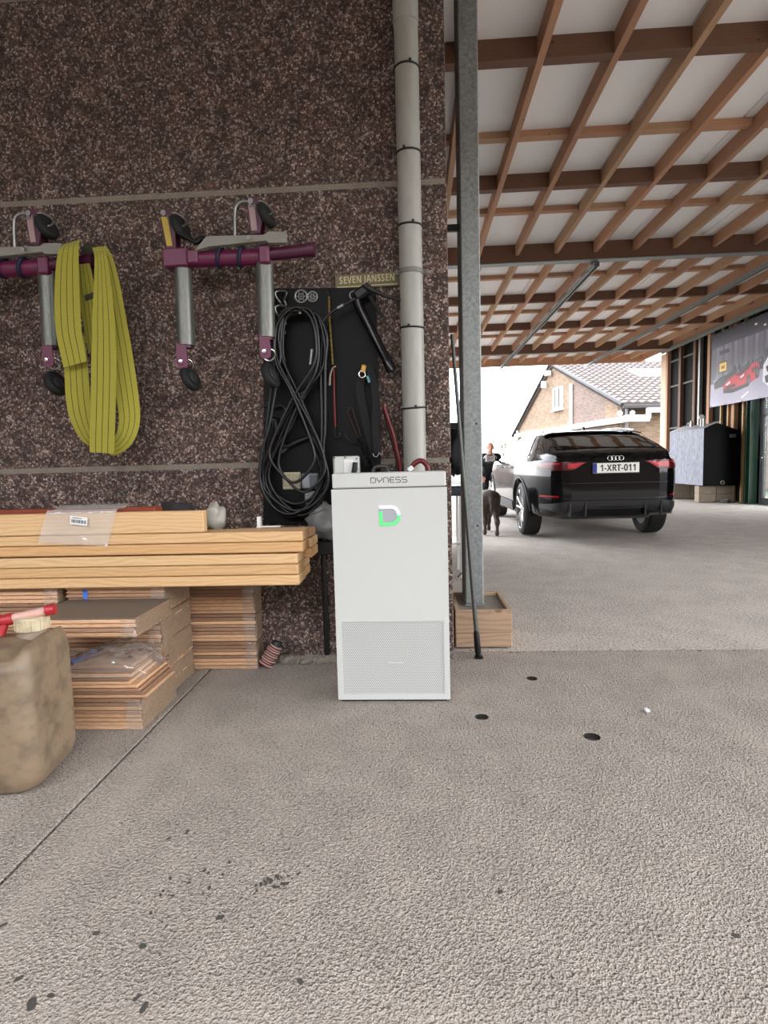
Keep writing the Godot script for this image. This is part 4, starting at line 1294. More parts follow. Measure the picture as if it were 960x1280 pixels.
func build_tank() -> void:
	var t := thing("oil_tank", "grey-sided steel oil tank with a black end and sloping lid, standing on concrete blocks", "tank", Vector3(6.36, .36, -12.98))
	var grey := mat("worn_grey_paint", Color(.78, .80, .86), .55)
	grey.albedo_texture = tex.runs
	tri(grey, Vector3(1.0, .6, 1.0), false)
	var blk := mat("tank_black", Color(.016, .020, .019), .5)
	blk.metallic_specular = .25
	blk.albedo_texture = tex.grime
	tri(blk, Vector3.ONE * .8, false)
	# house-shaped cross-section: upright sides, shallow ridge
	var pr := PackedVector2Array([Vector2(-.36, 0), Vector2(.36, 0), Vector2(.36, 1.12), Vector2(-.06, 1.285), Vector2(-.12, 1.29), Vector2(-.36, 1.19)])
	put(B.new().prism(pr, 1.56, Transform3D()), "body", blk, t)
	put(B.new().box(Vector3(-.363, .595, 0), Vector3(.008, 1.185, 1.57), .002), "side_panel", grey, t)
	var sl := Vector3(.24, .10, 0).normalized()
	put(B.new().box(Vector3(-.24, 1.245, 0), Vector3(.262, .008, 1.58), .002, Basis(sl, Vector3(-sl.y, sl.x, 0), Vector3(0, 0, 1))), "lid_plate", mat("lid_grey", Color(.55, .56, .58), .5), t)
	for k in [[-.25, .55, .03], [-.2, .32, .02], [-.16, -.18, .03]]:
		put(B.new().cyl(Vector3(k[0], 1.22, k[1]), Vector3(k[0], 1.40, k[1]), k[2], -1, 10), "vent_pipe", mats.steel, t)
	put(B.new().lathe([Vector2(0, -.01), Vector2(.055, -.01), Vector2(.06, .0), Vector2(.055, .02), Vector2(0, .02)], Transform3D(Basis(Vector3(1, 0, 0), Vector3(0, 0, 1), Vector3(0, -1, 0)), Vector3(-.24, 1.44, .42)), 16), "gauge", mats.white_paint, t)
	put(B.new().cyl(Vector3(-.24, 1.24, .41), Vector3(-.24, 1.39, .41), .012, -1, 8), "gauge_stem", mats.steel, t)
	put(B.new().torus(Vector3(-.1, 1.31, -.45), Vector3(1, 0, 0), .06, .012, 16, 6), "lifting_eye", mats.steel, t)
	put(B.new().box(Vector3(.22, 1.02, .784), Vector3(.12, .07, .01), .002), "maker_plate", mats.steel, t)
	put(B.new().torus(Vector3(.03, .06, .80), Vector3(0, 0, 1), .035, .014, 12, 6), "drain_tap", mats.steel, t)
	# concrete blocks: two piers
	var k := 0
	var bm := mat("block_concrete", Color(.80, .76, .70), .9)
	bm.albedo_texture = tex.floor
	tri(bm, Vector3.ONE * .8)
	for zz in [-12.40, -13.55]:
		for y in [.088, .262]:
			for x in [-.185, .185]:
				var o := put(B.new().box(Vector3.ZERO, Vector3(.36, .172, .19), .006), "concrete_block", bm, self, Vector3(6.34 + x, y, zz))
				var lab := "%s concrete block of the %s pier under the oil tank, on the %s side" % ["upper" if y > .1 else "lower", "near" if zz > -13 else "far", "yard" if x < 0 else "wall"]
				tag(o, lab, "block", "concrete blocks under the tank")
	var dish := put(B.new().lathe([Vector2(0, 0), Vector2(.09, 0), Vector2(.115, .07), Vector2(.108, .07), Vector2(.085, .008), Vector2(0, .008)], Transform3D(), 20), "bowl", mats.steel, self, Vector3(6.42, .0, -12.18))
	tag(dish, "small metal bowl on the floor in front of the blocks under the oil tank", "bowl")

func build_battery() -> void:
	var t := thing("battery_cabinet", "tall white battery cabinet with a lit green D emblem and a perforated lower front", "battery", Vector3(-.108, 0, -2.34))
	var wh := mat("cabinet_white", Color(.74, .745, .73), .38)
	var body := B.new()
	body.box(Vector3(0, .4635, -.106), Vector3(.478, .899, .188), .005)
	put(body, "body", wh, t)
	var fr := B.new()
	fr.box(Vector3(0, .632, -.006), Vector3(.478, .562, .012))
	for s in [-1, 1]: fr.box(Vector3(s * .2275, .194, -.006), Vector3(.023, .314, .012))
	fr.box(Vector3(0, .0245, -.006), Vector3(.478, .025, .012))
	put(fr, "front_panel", wh, t)
	put(B.new().box(Vector3(0, .006, -.10), Vector3(.45, .012, .17)), "plinth", mats.black_plastic, t)
	put(B.new().box(Vector3(0, .915, -.103), Vector3(.466, .004, .186)), "shadow_gap", mat("gap_grey", Color(.30, .30, .29), .7), t)
	put(B.new().box(Vector3(0, .9475, -.104), Vector3(.471, .061, .196), .004), "top_cover", wh, t)
	# perforated sheet: hexagonal holes in offset rows over a dark backing
	var g := B.new()
	var cols := 50
	var rws := 46
	var px := .432 / cols
	var py := .314 / rws
	for j in rws:
		var cy := .037 + (j + .5) * py
		for i in range(-1, cols + 1):
			var cx := -.216 + (i + (.5 if j % 2 == 0 else 1.0)) * px
			var x0 := clampf(cx - px / 2, -.216, .216)
			var x1 := clampf(cx + px / 2, -.216, .216)
			if x1 - x0 < .0005: continue
			var y0 := cy - py / 2
			var y1 := cy + py / 2
			if x1 - x0 < px * .9 or (i < 0 or i >= cols):
				g.q(Vector3(x0, y0, 0), Vector3(x0, y1, 0), Vector3(x1, y1, 0), Vector3(x1, y0, 0)); continue
			var r := .0021
			var hx: Array = []
			for k in 8: hx.append(Vector3(cx + cos(TAU * (k + .5) / 8) * r, cy + sin(TAU * (k + .5) / 8) * r, 0))
			var cn := [Vector3(x1, y1, 0), Vector3(x0, y1, 0), Vector3(x0, y0, 0), Vector3(x1, y0, 0)]
			for k in 4:
				g.q(cn[k], hx[k * 2], hx[k * 2 + 1], cn[k])
				g.q(cn[k], hx[k * 2 + 1], hx[(k * 2 + 2) % 8], cn[(k + 1) % 4])
	for i in range(0, g.p.size(), 3):
		if (g.p[i + 1] - g.p[i]).cross(g.p[i + 2] - g.p[i]).z > 0.0:
			var a := g.p[i + 1]; g.p[i + 1] = g.p[i + 2]; g.p[i + 2] = a
	put(g, "perforated_grille", wh, t, Vector3(0, 0, -.003)).set_meta("kind", "stuff")
	put(B.new().box(Vector3(0, .194, -.0105), Vector3(.43, .312, .003)), "grille_backing", mat("backing_grey", Color(.50, .50, .51), .8), t)
	var grip := B.new()
	grip.box(Vector3(.01, .172, .0), Vector3(.066, .007, .006), .0028)
	put(grip, "grille_badge", wh, t)
	# lettering on the cover: thin strokes
	var L := B.new()
	var h := .0215
	var y0 := .9365
	var str := func(pts: Array) -> void:
		var v: Array = []
		for q in pts: v.append(Vector3(-.074 + q[0] * .0262, y0 + q[1] * h, -.0055))
		L.ribbon(PackedVector3Array(v), [Vector3(0, 0, 1)], .0028, .0008)
	str.call([[.0, 1], [.0, .0], [.5, .0], [.68, .08], [.78, .3], [.78, .7], [.68, .92], [.5, 1], [.0, 1]])
	str.call([[1.0, 1], [1.02, .62], [1.12, .42], [1.3, .36], [1.48, .36], [1.66, .42], [1.76, .62], [1.78, 1]])
	str.call([[1.39, .36], [1.36, .14], [1.25, 0]])
	str.call([[2.0, 0], [2.0, .66], [2.08, .9], [2.26, 1], [2.5, 1], [2.68, .9], [2.76, .66], [2.76, 0]])
	str.call([[3.72, 1], [3.2, 1], [3.04, .85], [3.0, .5], [3.04, .15], [3.2, 0], [3.72, 0]])
	str.call([[3.0, .5], [3.68, .5]])
	for k in 2:
		var x := 3.95 + k * 1.0
		str.call([[x + .76, 1], [x + .16, 1], [x + .03, .9], [x, .75], [x + .03, .6], [x + .16, .5], [x + .62, .5], [x + .75, .4], [x + .78, .25], [x + .75, .1], [x + .62, 0], [x, 0]])
	put(L, "lettering", mat("logo_grey", Color(.13, .13, .14), .5), t)
	# lit emblem: white upper stroke, green lower stroke on a grey field
	var gf := PackedVector2Array([Vector2(-.043, -.041), Vector2(.010, -.041)])
	for i in 9: gf.push_back(Vector2(.010 + .036 * sin(PI * i / 8.0), -.041 * cos(PI * i / 8.0)))
	gf.push_back(Vector2(-.043, .041))
	put(B.new().prism(gf, .001, Transform3D(Basis(), Vector3(0, .797, .0006))), "emblem_field", mat("emblem_grey", Color(.62, .63, .65), .4), t)
	var up: Array = [Vector3(-.042, .836, .002), Vector3(.004, .836, .002)]
	var lw: Array = [Vector3(-.035, .817, .002), Vector3(-.035, .800, .002), Vector3(-.035, .770, .002)]
	var wb := B.new()
	for i in 6: up.append(Vector3(.010 + .029 * sin(PI * .5 * i / 5.0), .797 + .039 * cos(PI * .5 * i / 5.0) , .002))
	wb.ribbon(PackedVector3Array(up), [Vector3(0, 0, 1)], .0125, .002)
	var gb := B.new()
	gb.ribbon(PackedVector3Array([Vector3(-.0355, .818, .002), Vector3(-.0355, .7595, .002)]), [Vector3(0, 0, 1)], .0135, .002)
	var lo: Array = [Vector3(-.030, .7645, .002), Vector3(.004, .7645, .002)]
	for i in 7: lo.append(Vector3(.010 + .0295 * sin(PI * (.5 * i / 6.0)), .797 - .0325 * cos(PI * .5 * i / 6.0) + .006 * i / 6.0, .002))
	gb.ribbon(PackedVector3Array(lo), [Vector3(0, 0, 1)], .0125, .002)
	var em := mat("led_white", Color(.9, .9, 1), .4)
	em.emission_enabled = true; em.emission = Color(.86, .87, 1); em.emission_energy_multiplier = .55
	put(wb, "led_strip", em, t)
	em = mat("led_green", Color(.30, .75, .42), .4)
	em.emission_enabled = true; em.emission = Color(.36, .90, .48); em.emission_energy_multiplier = .6
	put(gb, "led_strip", em, t)
	# red cable looping out behind the top with its white plug
	var c := thing("red_cable", "short red cable with a white plug looping up behind the white cabinet's top", "cable", Vector3(.07, .93, -2.56))
	put(B.new().tube(spl([Vector3(-0.019, 0.988, -2.58), Vector3(0.003, 1.013, -2.58), Vector3(0.029, 1.023, -2.58), Vector3(0.05, 1.008, -2.58), Vector3(0.06, 0.972, -2.58), Vector3(0.057, 0.79, -2.58)], 6), .0125, 10).mv(-c.position), "cable", mat("cable_red", Color(.36, .02, .05), .4), c)
	put(B.new().box(Vector3(-0.019, 0.988, -2.575), Vector3(.028, .022, .03), .004, Basis(Vector3(0, 0, 1), .7)).mv(-c.position), "plug", mats.white_paint, c)

func build_pipe() -> void:
	var t := thing("drainpipe", "grey plastic drainpipe with black cable ties running up the pebbled wall behind the white cabinet", "pipe", Vector3(.003, 0, -2.80))
	var gm := mat("pvc_grey", Color(.62, .62, .585), .45)
	gm.albedo_texture = tex.mottle
	tri(gm, Vector3(1.2, .4, 1.2))
	put(B.new().cyl(Vector3(0, 0, 0), Vector3(0, 4.0, 0), .0555, -1, 40), "pipe", gm, t)
	put(B.new().cyl(Vector3(0, 3.02, 0), Vector3(0, 4.0, 0), .0590, -1, 40), "socket", gm, t)
	for y in [2.829, 2.457, 2.129, 1.658, 1.279]:
		var b := B.new().torus(Vector3(0, y, 0), Vector3(.05 * sin(y * 9.0), 1, .06), .057, .0048, 40, 6)
		b.box(Vector3(.02 * sin(y * 7.0), y + .004, .059), Vector3(.012, .010, .010), .002)
		put(b, "cable_tie", mats.black_plastic, t)
	var y2 := 1.917
	var cl := B.new().cyl(Vector3(0, y2 - .011, 0), Vector3(0, y2 + .011, 0), .0595, -1, 40)
	for s in [-1, 1]:
		cl.box(Vector3(s * .068, y2, 0), Vector3(.024, .022, .02), .003)
		cl.cyl(Vector3(s * .07, y2, -.012), Vector3(s * .07, y2, .018), .006, -1, 8)
	put(cl, "pipe_clamp", mat("clamp_grey", Color(.42, .42, .39), .5), t)

func film_mat() -> StandardMaterial3D:
	var m := mat("clear_film", Color(.92, .92, .90, .055), .10)
	m.transparency = BaseMaterial3D.TRANSPARENCY_ALPHA
	return m

func crumple(x0: float, x1: float, y0: float, y1: float, z: float, n: int, amp: float, sd: int, side := false) -> B:
	# wrinkled sheet over a rectangle facing the viewer (or, with side, facing right at x = z)
	var f := FastNoiseLite.new()
	f.seed = sd
	f.frequency = 5.0
	f.fractal_octaves = 3
	var gr: Array = []
	for i in n + 1:
		var row := PackedVector3Array()
		for j in n + 1:
			var a := lerpf(x0, x1, float(i) / n)
			var b := lerpf(y0, y1, float(j) / n)
			var w := (absf(f.get_noise_2d(a * 2.0, b * 2.0)) * 1.6 + .05) * amp
			row.push_back(Vector3(z + w, b, -a) if side else Vector3(a, b, z + w))
		gr.append(row)
	return B.new().sheet(gr, .0012)

func pack(label: String, x0: float, x1: float, zf: float, zb: float, y0: float, h: float, n: int, sd: int, wrapped := true, step := 0.0) -> Node3D:
	var t := thing("flooring_pack", label, "flooring pack", Vector3((x0 + x1) / 2, y0, (zf + zb) / 2), 0, "packs of flooring boards")
	var th := h / n
	var r := RandomNumberGenerator.new()
	r.seed = sd
	for i in n:
		var dx := r.randf_range(-.004, .002) - step * (n - 1 - i if step < 0 else i)
		var dz := r.randf_range(-.004, .002)
		var b := B.new()
		var xr := x1 + dx - (x0 + x1) / 2
		var xl := x0 + dx - (x0 + x1) / 2
		b.box(Vector3((xl + xr) / 2, th * (i + .5), dz), Vector3(xr - xl, th * .86, zf - zb), .0012, Basis(), ru())
		b.box(Vector3((xl + xr) / 2, th * (i + .40), dz), Vector3(xr - xl + .006, th * .28, zf - zb + .006), 0.0, Basis(), ru())
		put(b, "board", mats["hdf%d" % (r.randi() % 4)], t)
	if wrapped:
		var x := x1 - (x0 + x1) / 2
		var hz := (zf - zb) / 2
		put(crumple(-hz + .002, hz - .002, .003, h - .003, x + .003, 14, .006, sd, true), "end_wrap", mats.wrap_brown, t)
		var fm := film_mat()
		put(crumple(x - .055, x + .008, .002, h - .002, hz + .004, 14, .010, sd + 1), "film", fm, t)
	return t

func build_packs() -> void:
	for k in 4:
		var m := mat("hdf%d" % k, [Color(.92, .84, .76), Color(.78, .70, .64), Color(1, .92, .84), Color(.70, .62, .56)][k], .75)
		m.albedo_texture = tex.wood_pale
		m.uv1_scale = Vector3(.6, 5.0, 1)
	var w := mat("wrap_brown", Color(.60, .52, .45), .45)
	w.albedo_texture = tex.grime
	w.uv1_scale = Vector3(2, 2, 1)
	var tape := mat("blue_tape", Color(.30, .47, .80), .4)
	# right-hand stack against the wall
	var pos := ["bottom", "middle", "top"]
	for k in 3:
		pack("%s pack of brown flooring boards in the right-hand stack against the wall" % pos[k], -1.30, -0.813, -2.745, -2.86, k * .1425, .140, 8, 10 + k)
	# middle stack
	var p4 := ["lowest", "second lowest", "second highest", "topmost"]
	for k in 4:
		var t := pack("%s flooring pack in the stack under the timber beams, behind the front stack" % p4[k], -1.57, -1.125, -2.43, -2.70, k * .1262, .124, 7, 20 + k)
		if k == 3:
			put(B.new().box(Vector3(-1.485 - t.position.x, .06, .137), Vector3(.021, .128, .002)), "strap", tape, t)
	# left stack, mostly hidden behind the jerrycan
	for k in 4:
		pack("%s flooring pack in the left stack behind the jerrycan" % p4[k], -2.1, -1.605, -2.41, -2.66, k * .1262, .124, 7, 30 + k)
	# front stack: a wrapped pack, loose boards, an opened pack in film, a wrapped pack bridging front and back
	pack("bottom wrapped flooring pack of the front stack, beside the floor joint", -1.54, -1.088, -2.09, -2.40, 0, .126, 8, 41)
	pack("loose flooring boards with stepped ends lying on the bottom pack of the front stack", -1.54, -1.100, -2.095, -2.36, .1265, .052, 4, 42, false, -.012)
	pack("two loose flooring boards set back to the left on top of the stepped boards", -1.56, -1.135, -2.10, -2.33, .179, .027, 2, 43, false)
	pack("short wrapped flooring pack at the back of the front stack, holding up the top pack", -1.54, -1.095, -2.305, -2.41, .2065, .166, 9, 44)
	var o := pack("opened flooring pack in loose clear film with a blue strap, in the front stack", -1.55, -1.12, -2.10, -2.275, .2065, .052, 3, 45, false)
	var f := FastNoiseLite.new()
	f.seed = 4; f.frequency = 8.0
	var gr: Array = []
	for i in 25:
		var row := PackedVector3Array()
		var s := i / 24.0
		for j in 25:
			var q := j / 24.0
			var x := lerpf(-.22, .275, s)
			var base := .056 + .05 * sin(PI * clampf((s - .35) / .6, 0, 1)) * (0.4 + .6 * q) + f.get_noise_2d(x * 3, q) * .02 * (1 + s)
			var z := lerpf(.095, -.08, q)
			if q < .25:
				base = lerpf(-.002, base, q / .25)
				z = .098 + f.get_noise_2d(x * 4, q + 9) * .006
			if s > .9: base *= 1.0 - (s - .9) * 7.0
			row.push_back(Vector3(x, maxf(base, -.001), z))
		gr.append(row)
	put(B.new().sheet(gr, .001), "film", film_mat(), o)
	put(B.new().box(Vector3(.0, .064, .01), Vector3(.022, .002, .16), 0, Basis(Vector3.UP, -.35)), "strap", tape, o)
	pack("topmost wrapped flooring pack of the front stack, its grey top board showing", -1.55, -1.088, -2.09, -2.405, .3735, .070, 4, 46)
	o = get_node(NodePath("flooring_pack_016"))
	put(B.new().box(Vector3(0, .0725, 0), Vector3(.466, .005, .317), .001, Basis(), ru()), "cover_board", mat("cover_grey", Color(.40, .355, .31), .7), o)

func plank(called: String, label: String, x0: float, x1: float, y0: float, y1: float, zf: float, zb: float, m: Material, grp := "timber beams on the flooring stacks") -> void:
	var o := put(B.new().box(Vector3.ZERO, Vector3(x1 - x0, y1 - y0 - .0024, zf - zb), .004, Basis(), ru()), called, m, self, Vector3((x0 + x1) / 2, (y0 + y1) / 2, (zf + zb) / 2))
	tag(o, label, "timber", grp)

func build_timber() -> void:
	var xa := -0.5
	var xb := -0.48
	var xc := -0.902
	var yb := .5075
	plank("timber_beam", "lowest pale softwood beam in the front of the timber pile, resting on the flooring stacks", -2.6, xa, yb, yb + .0455, -2.36, -2.505, mats.pine0)
	plank("timber_beam", "second pale softwood beam from the bottom in the front of the timber pile", -2.6, xa - .003, yb + .046, yb + .0915, -2.362, -2.505, mats.pine1)
	plank("timber_beam", "third softwood beam from the bottom in the timber pile's front, below the dark gap", -2.6, xa - .004, yb + .092, yb + .1375, -2.361, -2.505, mats.pine2)
	plank("timber_beam", "knotty softwood beam just above the dark gap in the front of the timber pile", -2.6, xb, yb + .142, yb + .1875, -2.36, -2.505, mats.pine3)
	plank("timber_beam", "softwood beam directly under the tall plank with the plastic bag", -2.6, xb + .001, yb + .188, yb + .2335, -2.361, -2.505, mats.pine0)
	plank("timber_plank", "tall pale plank topmost on the timber pile, under the plastic bag", -2.6, xc, yb + .234, yb + .329, -2.36, -2.405, mats.pine2)
	var xd := -0.467
	for k in 4:
		plank("timber_beam", ["lowest", "second lowest", "second highest", "highest"][k] + " softwood beam in the back row of the timber pile", -2.6, xd - (.04 if k < 2 else 0.0), yb + .0465 * k, yb + .0465 * k + .046, -2.51, -2.655, mats["pine%d" % ((k + 1) % 4)])
	plank("timber_plank", "thin brown plank topping the timber pile's back row, under the white bracket", xc + .06, xd - .005, yb + .1865, yb + .222, -2.515, -2.64, mats.joist0)
	plank("timber_plank", "red-brown plank lying behind the tall pale plank at the top of the timber pile", -2.6, -1.139, yb + .2335, yb + .345, -2.42, -2.50, mat_red())
	# clear plastic bag with a bar-code label draped over the top plank
	var t := thing("plastic_bag", "clear plastic bag with a white bar-code label, draped over the front of the topmost plank", "bag", Vector3(-1.443, yb + .33, -2.38))
	var f := FastNoiseLite.new()
	f.seed = 14; f.frequency = 6.0
	var gr: Array = []
	for i in 31:
		var row := PackedVector3Array()
		for j in 25:
			var s := i / 30.0
			var q := j / 24.0
			var x := lerpf(-.155, .155, s) - (q - .5) * .07
			var y := 0.0
			var z := 0.0
			if q < .3:
				y = lerpf(.027, .012, smoothstep(.12, .2, q)); z = lerpf(-.10, .02, q / .3)
				y += .010 * absf(f.get_noise_2d(x * 3, z * 5))
			else:
				y = lerpf(.012, -.125 - .02 * s, (q - .3) / .7); z = .024
			z += .009 * absf(f.get_noise_2d(x * 2.5, y * 2.5)) + (.012 * (q - .7) if q > .7 else 0.0)
			row.push_back(Vector3(x, y, z))
		gr.append(row)
	var fb := mat("bag_film", Color(.93, .93, .91, .17), .2)
	fb.transparency = BaseMaterial3D.TRANSPARENCY_ALPHA
	put(B.new().sheet(gr, -.0008), "film", fb, t)
	var bs := Basis(Vector3(0, 0, 1), -.13)
	var at := Vector3(-1.439, 0.805, -2.348) - t.position
	put(B.new().box(Vector3.ZERO, Vector3(.076, .036, .0015), 0), "label", mats.white_paint, t, at + Vector3(0, 0, .004), bs)
	var bars := B.new()
	var x := -.03
	while x < .03:
		var w := rng.randf_range(.0012, .004)
		bars.box(Vector3(x, -.003, .0012), Vector3(w, .014, .0005))
		x += w + rng.randf_range(.0012, .003)
	bars.box(Vector3(-.008, .011, .0012), Vector3(.042, .003, .0005))
	put(bars, "print", mats.black_plastic, t, at + Vector3(0, 0, .004), bs)
	# white angle bracket
	var br := thing("angle_bracket", "small white angle bracket standing on the back of the timber pile", "bracket", Vector3(-0.658, 0.744, -2.5))
	var bb := B.new()
	var vx := Vector3(-0.7, 0.745, -2.5) - br.position
	bb.box(vx + Vector3(0, .022, 0), Vector3(.014, .05, .03), .001)
	bb.box(Vector3(0, .003, 0), Vector3(.105, .005, .03), .001)
	bb.mv(Vector3(0, yb + .237 - br.position.y, 0))
	put(bb, "angle", mats.white_paint, br)
	# crumpled bag behind the end of the plank, and dark rags
	var cb := thing("crumpled_bag", "crumpled grey-white plastic bag tucked behind the right end of the topmost plank", "bag", Vector3(-0.932, 0.811, -2.58))
	var cr := B.new()
	cr.loft(blob_rings(Vector3(0, -.02, 0), Vector3(.05, .06, .04), 12), true)
	put(cr, "film", mat("bag_grey", Color(.62, .60, .56), .35), cb)
	var rg := thing("dark_rag", "dark bundled rag lying behind the topmost plank of the timber pile", "rag", Vector3(-1.104, 0.845, -2.58))
	put(B.new().loft(blob_rings(Vector3(0, -.04, 0), Vector3(.09, .055, .05), 17), true), "cloth", mat("rag_dark", Color(.16, .14, .14), .9), rg)

func mat_red() -> StandardMaterial3D:
	var m := mat("red_wood", Color(.72, .42, .33), .6)
	m.albedo_texture = tex.wood_red
	m.uv1_scale = Vector3(.5, 3.0, 1)
	return m

func blob_rings(c: Vector3, r: Vector3, sd: int, n := 20, m := 14) -> Array:
	var f := FastNoiseLite.new()
	f.seed = sd
	f.frequency = .9
	f.fractal_octaves = 3
	var out: Array = []
	for i in m + 1:
		var a := PI * clampf(float(i) / m, .03, .97)
		var ring := PackedVector3Array()
		for k in n:
			var d := Vector3(sin(a) * cos(TAU * k / n), cos(a), sin(a) * sin(TAU * k / n))
			ring.push_back(c + d * r * (1.0 + .5 * f.get_noise_3dv(d * 1.2)))
		out.append(ring)
	return out

func build_can() -> void:
	var t := thing("jerrycan", "large grimy jerrycan with a ribbed cap and red-ended tap, before the flooring stacks", "jerrycan", Vector3(-1.37, 0, -1.77), .115)
	var m := mat("dirty_plastic", Color(.54, .475, .405), .5)
	m.albedo_texture = tex.grime
	tri(m, Vector3.ONE * 1.3, false)
	m.subsurf_scatter_enabled = true
	m.subsurf_scatter_strength = .15
	var rings: Array = []
	for l in [[0.0, .045], [.008, .024], [.025, .010], [.055, .002], [.09, 0.0], [.16, .0], [.26, .0], [.40, .0], [.445, .005], [.48, .016], [.505, .034], [.520, .058], [.527, .085], [.528, .12], [.528, .142]]:
		var ring := PackedVector3Array()
		var hx: float = .150 - l[1]
		var hz: float = .160 - l[1]
		var r: float = minf(.062, minf(hx, hz) * .8)
		for k in 48:
			var a := TAU * k / 48
			var c := Vector2(signf(cos(a)) * (hx - r), signf(sin(a)) * (hz - r))
			var v := c + Vector2(cos(a), sin(a)) * r
			# moulded hollows down the middle of the sides
			var y: float = l[0]
			var du := .010 * smoothstep(.06, .12, y) * (1.0 - smoothstep(.28, .36, y))
			if absf(cos(a)) > .75: v.x -= signf(cos(a)) * du * (1.0 - smoothstep(.03, .07, absf(absf(v.y) - .05)))
			y -= .06 * smoothstep(.43, .51, y) * (1.0 - smoothstep(.095, .135, v.x))  # filler recess on the left of the top
			ring.push_back(Vector3(v.x, y, v.y))
		rings.append(ring)
	put(B.new().loft(rings), "body", m, t)
	var cp := mat("cap_plastic", Color(.80, .76, .66), .45)
	cp.albedo_texture = tex.grime
	tri(cp, Vector3.ONE * 2, false)
	var neck := Vector3(.065, .475, -.05)
	put(B.new().lathe([Vector2(.0, -.02), Vector2(.062, -.03), Vector2(.046, .004), Vector2(.042, .02), Vector2(0, .02)], Transform3D(Basis(), neck), 24), "neck", m, t)
	var cap := B.new()
	cap.lathe([Vector2(0, .012), Vector2(.050, .012), Vector2(.050, .05), Vector2(.044, .056), Vector2(0, .056)], Transform3D(Basis(), neck), 28)
	for k in 12:
		cap.box(neck + Vector3(cos(TAU * k / 12) * .0505, .031, sin(TAU * k / 12) * .0505), Vector3(.006, .036, .009), .001, Basis(Vector3.UP, -TAU * k / 12))
	put(cap, "cap", cp, t)
	var red := mat("tap_red", Color(.62, .13, .16), .4)
	var a := neck + Vector3(-.075, .050, .02)
	var b := neck + Vector3(.064, .075, .0)
	put(B.new().tube(PackedVector3Array([a, b]), .0155, 14), "tap_barrel", mat("tap_pink", Color(.76, .60, .55), .45), t)
	put(B.new().tube(PackedVector3Array([b - (b - a) * .10, b + (b - a) * .10]), .0195, 12), "tap_end", red, t)
	put(B.new().tube(PackedVector3Array([a + (b - a) * .18, a - (b - a) * .12]), .020, 12), "tap_end", red, t)
	put(B.new().tube(PackedVector3Array([a, a + Vector3(-.012, -.048, .012)]), .014, 10), "tap_spout", red, t)
	put(B.new().tube(spl([Vector3(-.085, .45, -.09), Vector3(-.09, .50, -.07), Vector3(-.10, .512, -.02), Vector3(-.10, .512, .04), Vector3(-.09, .50, .085), Vector3(-.085, .445, .105)], 5), .015, 10), "handle", m, t)

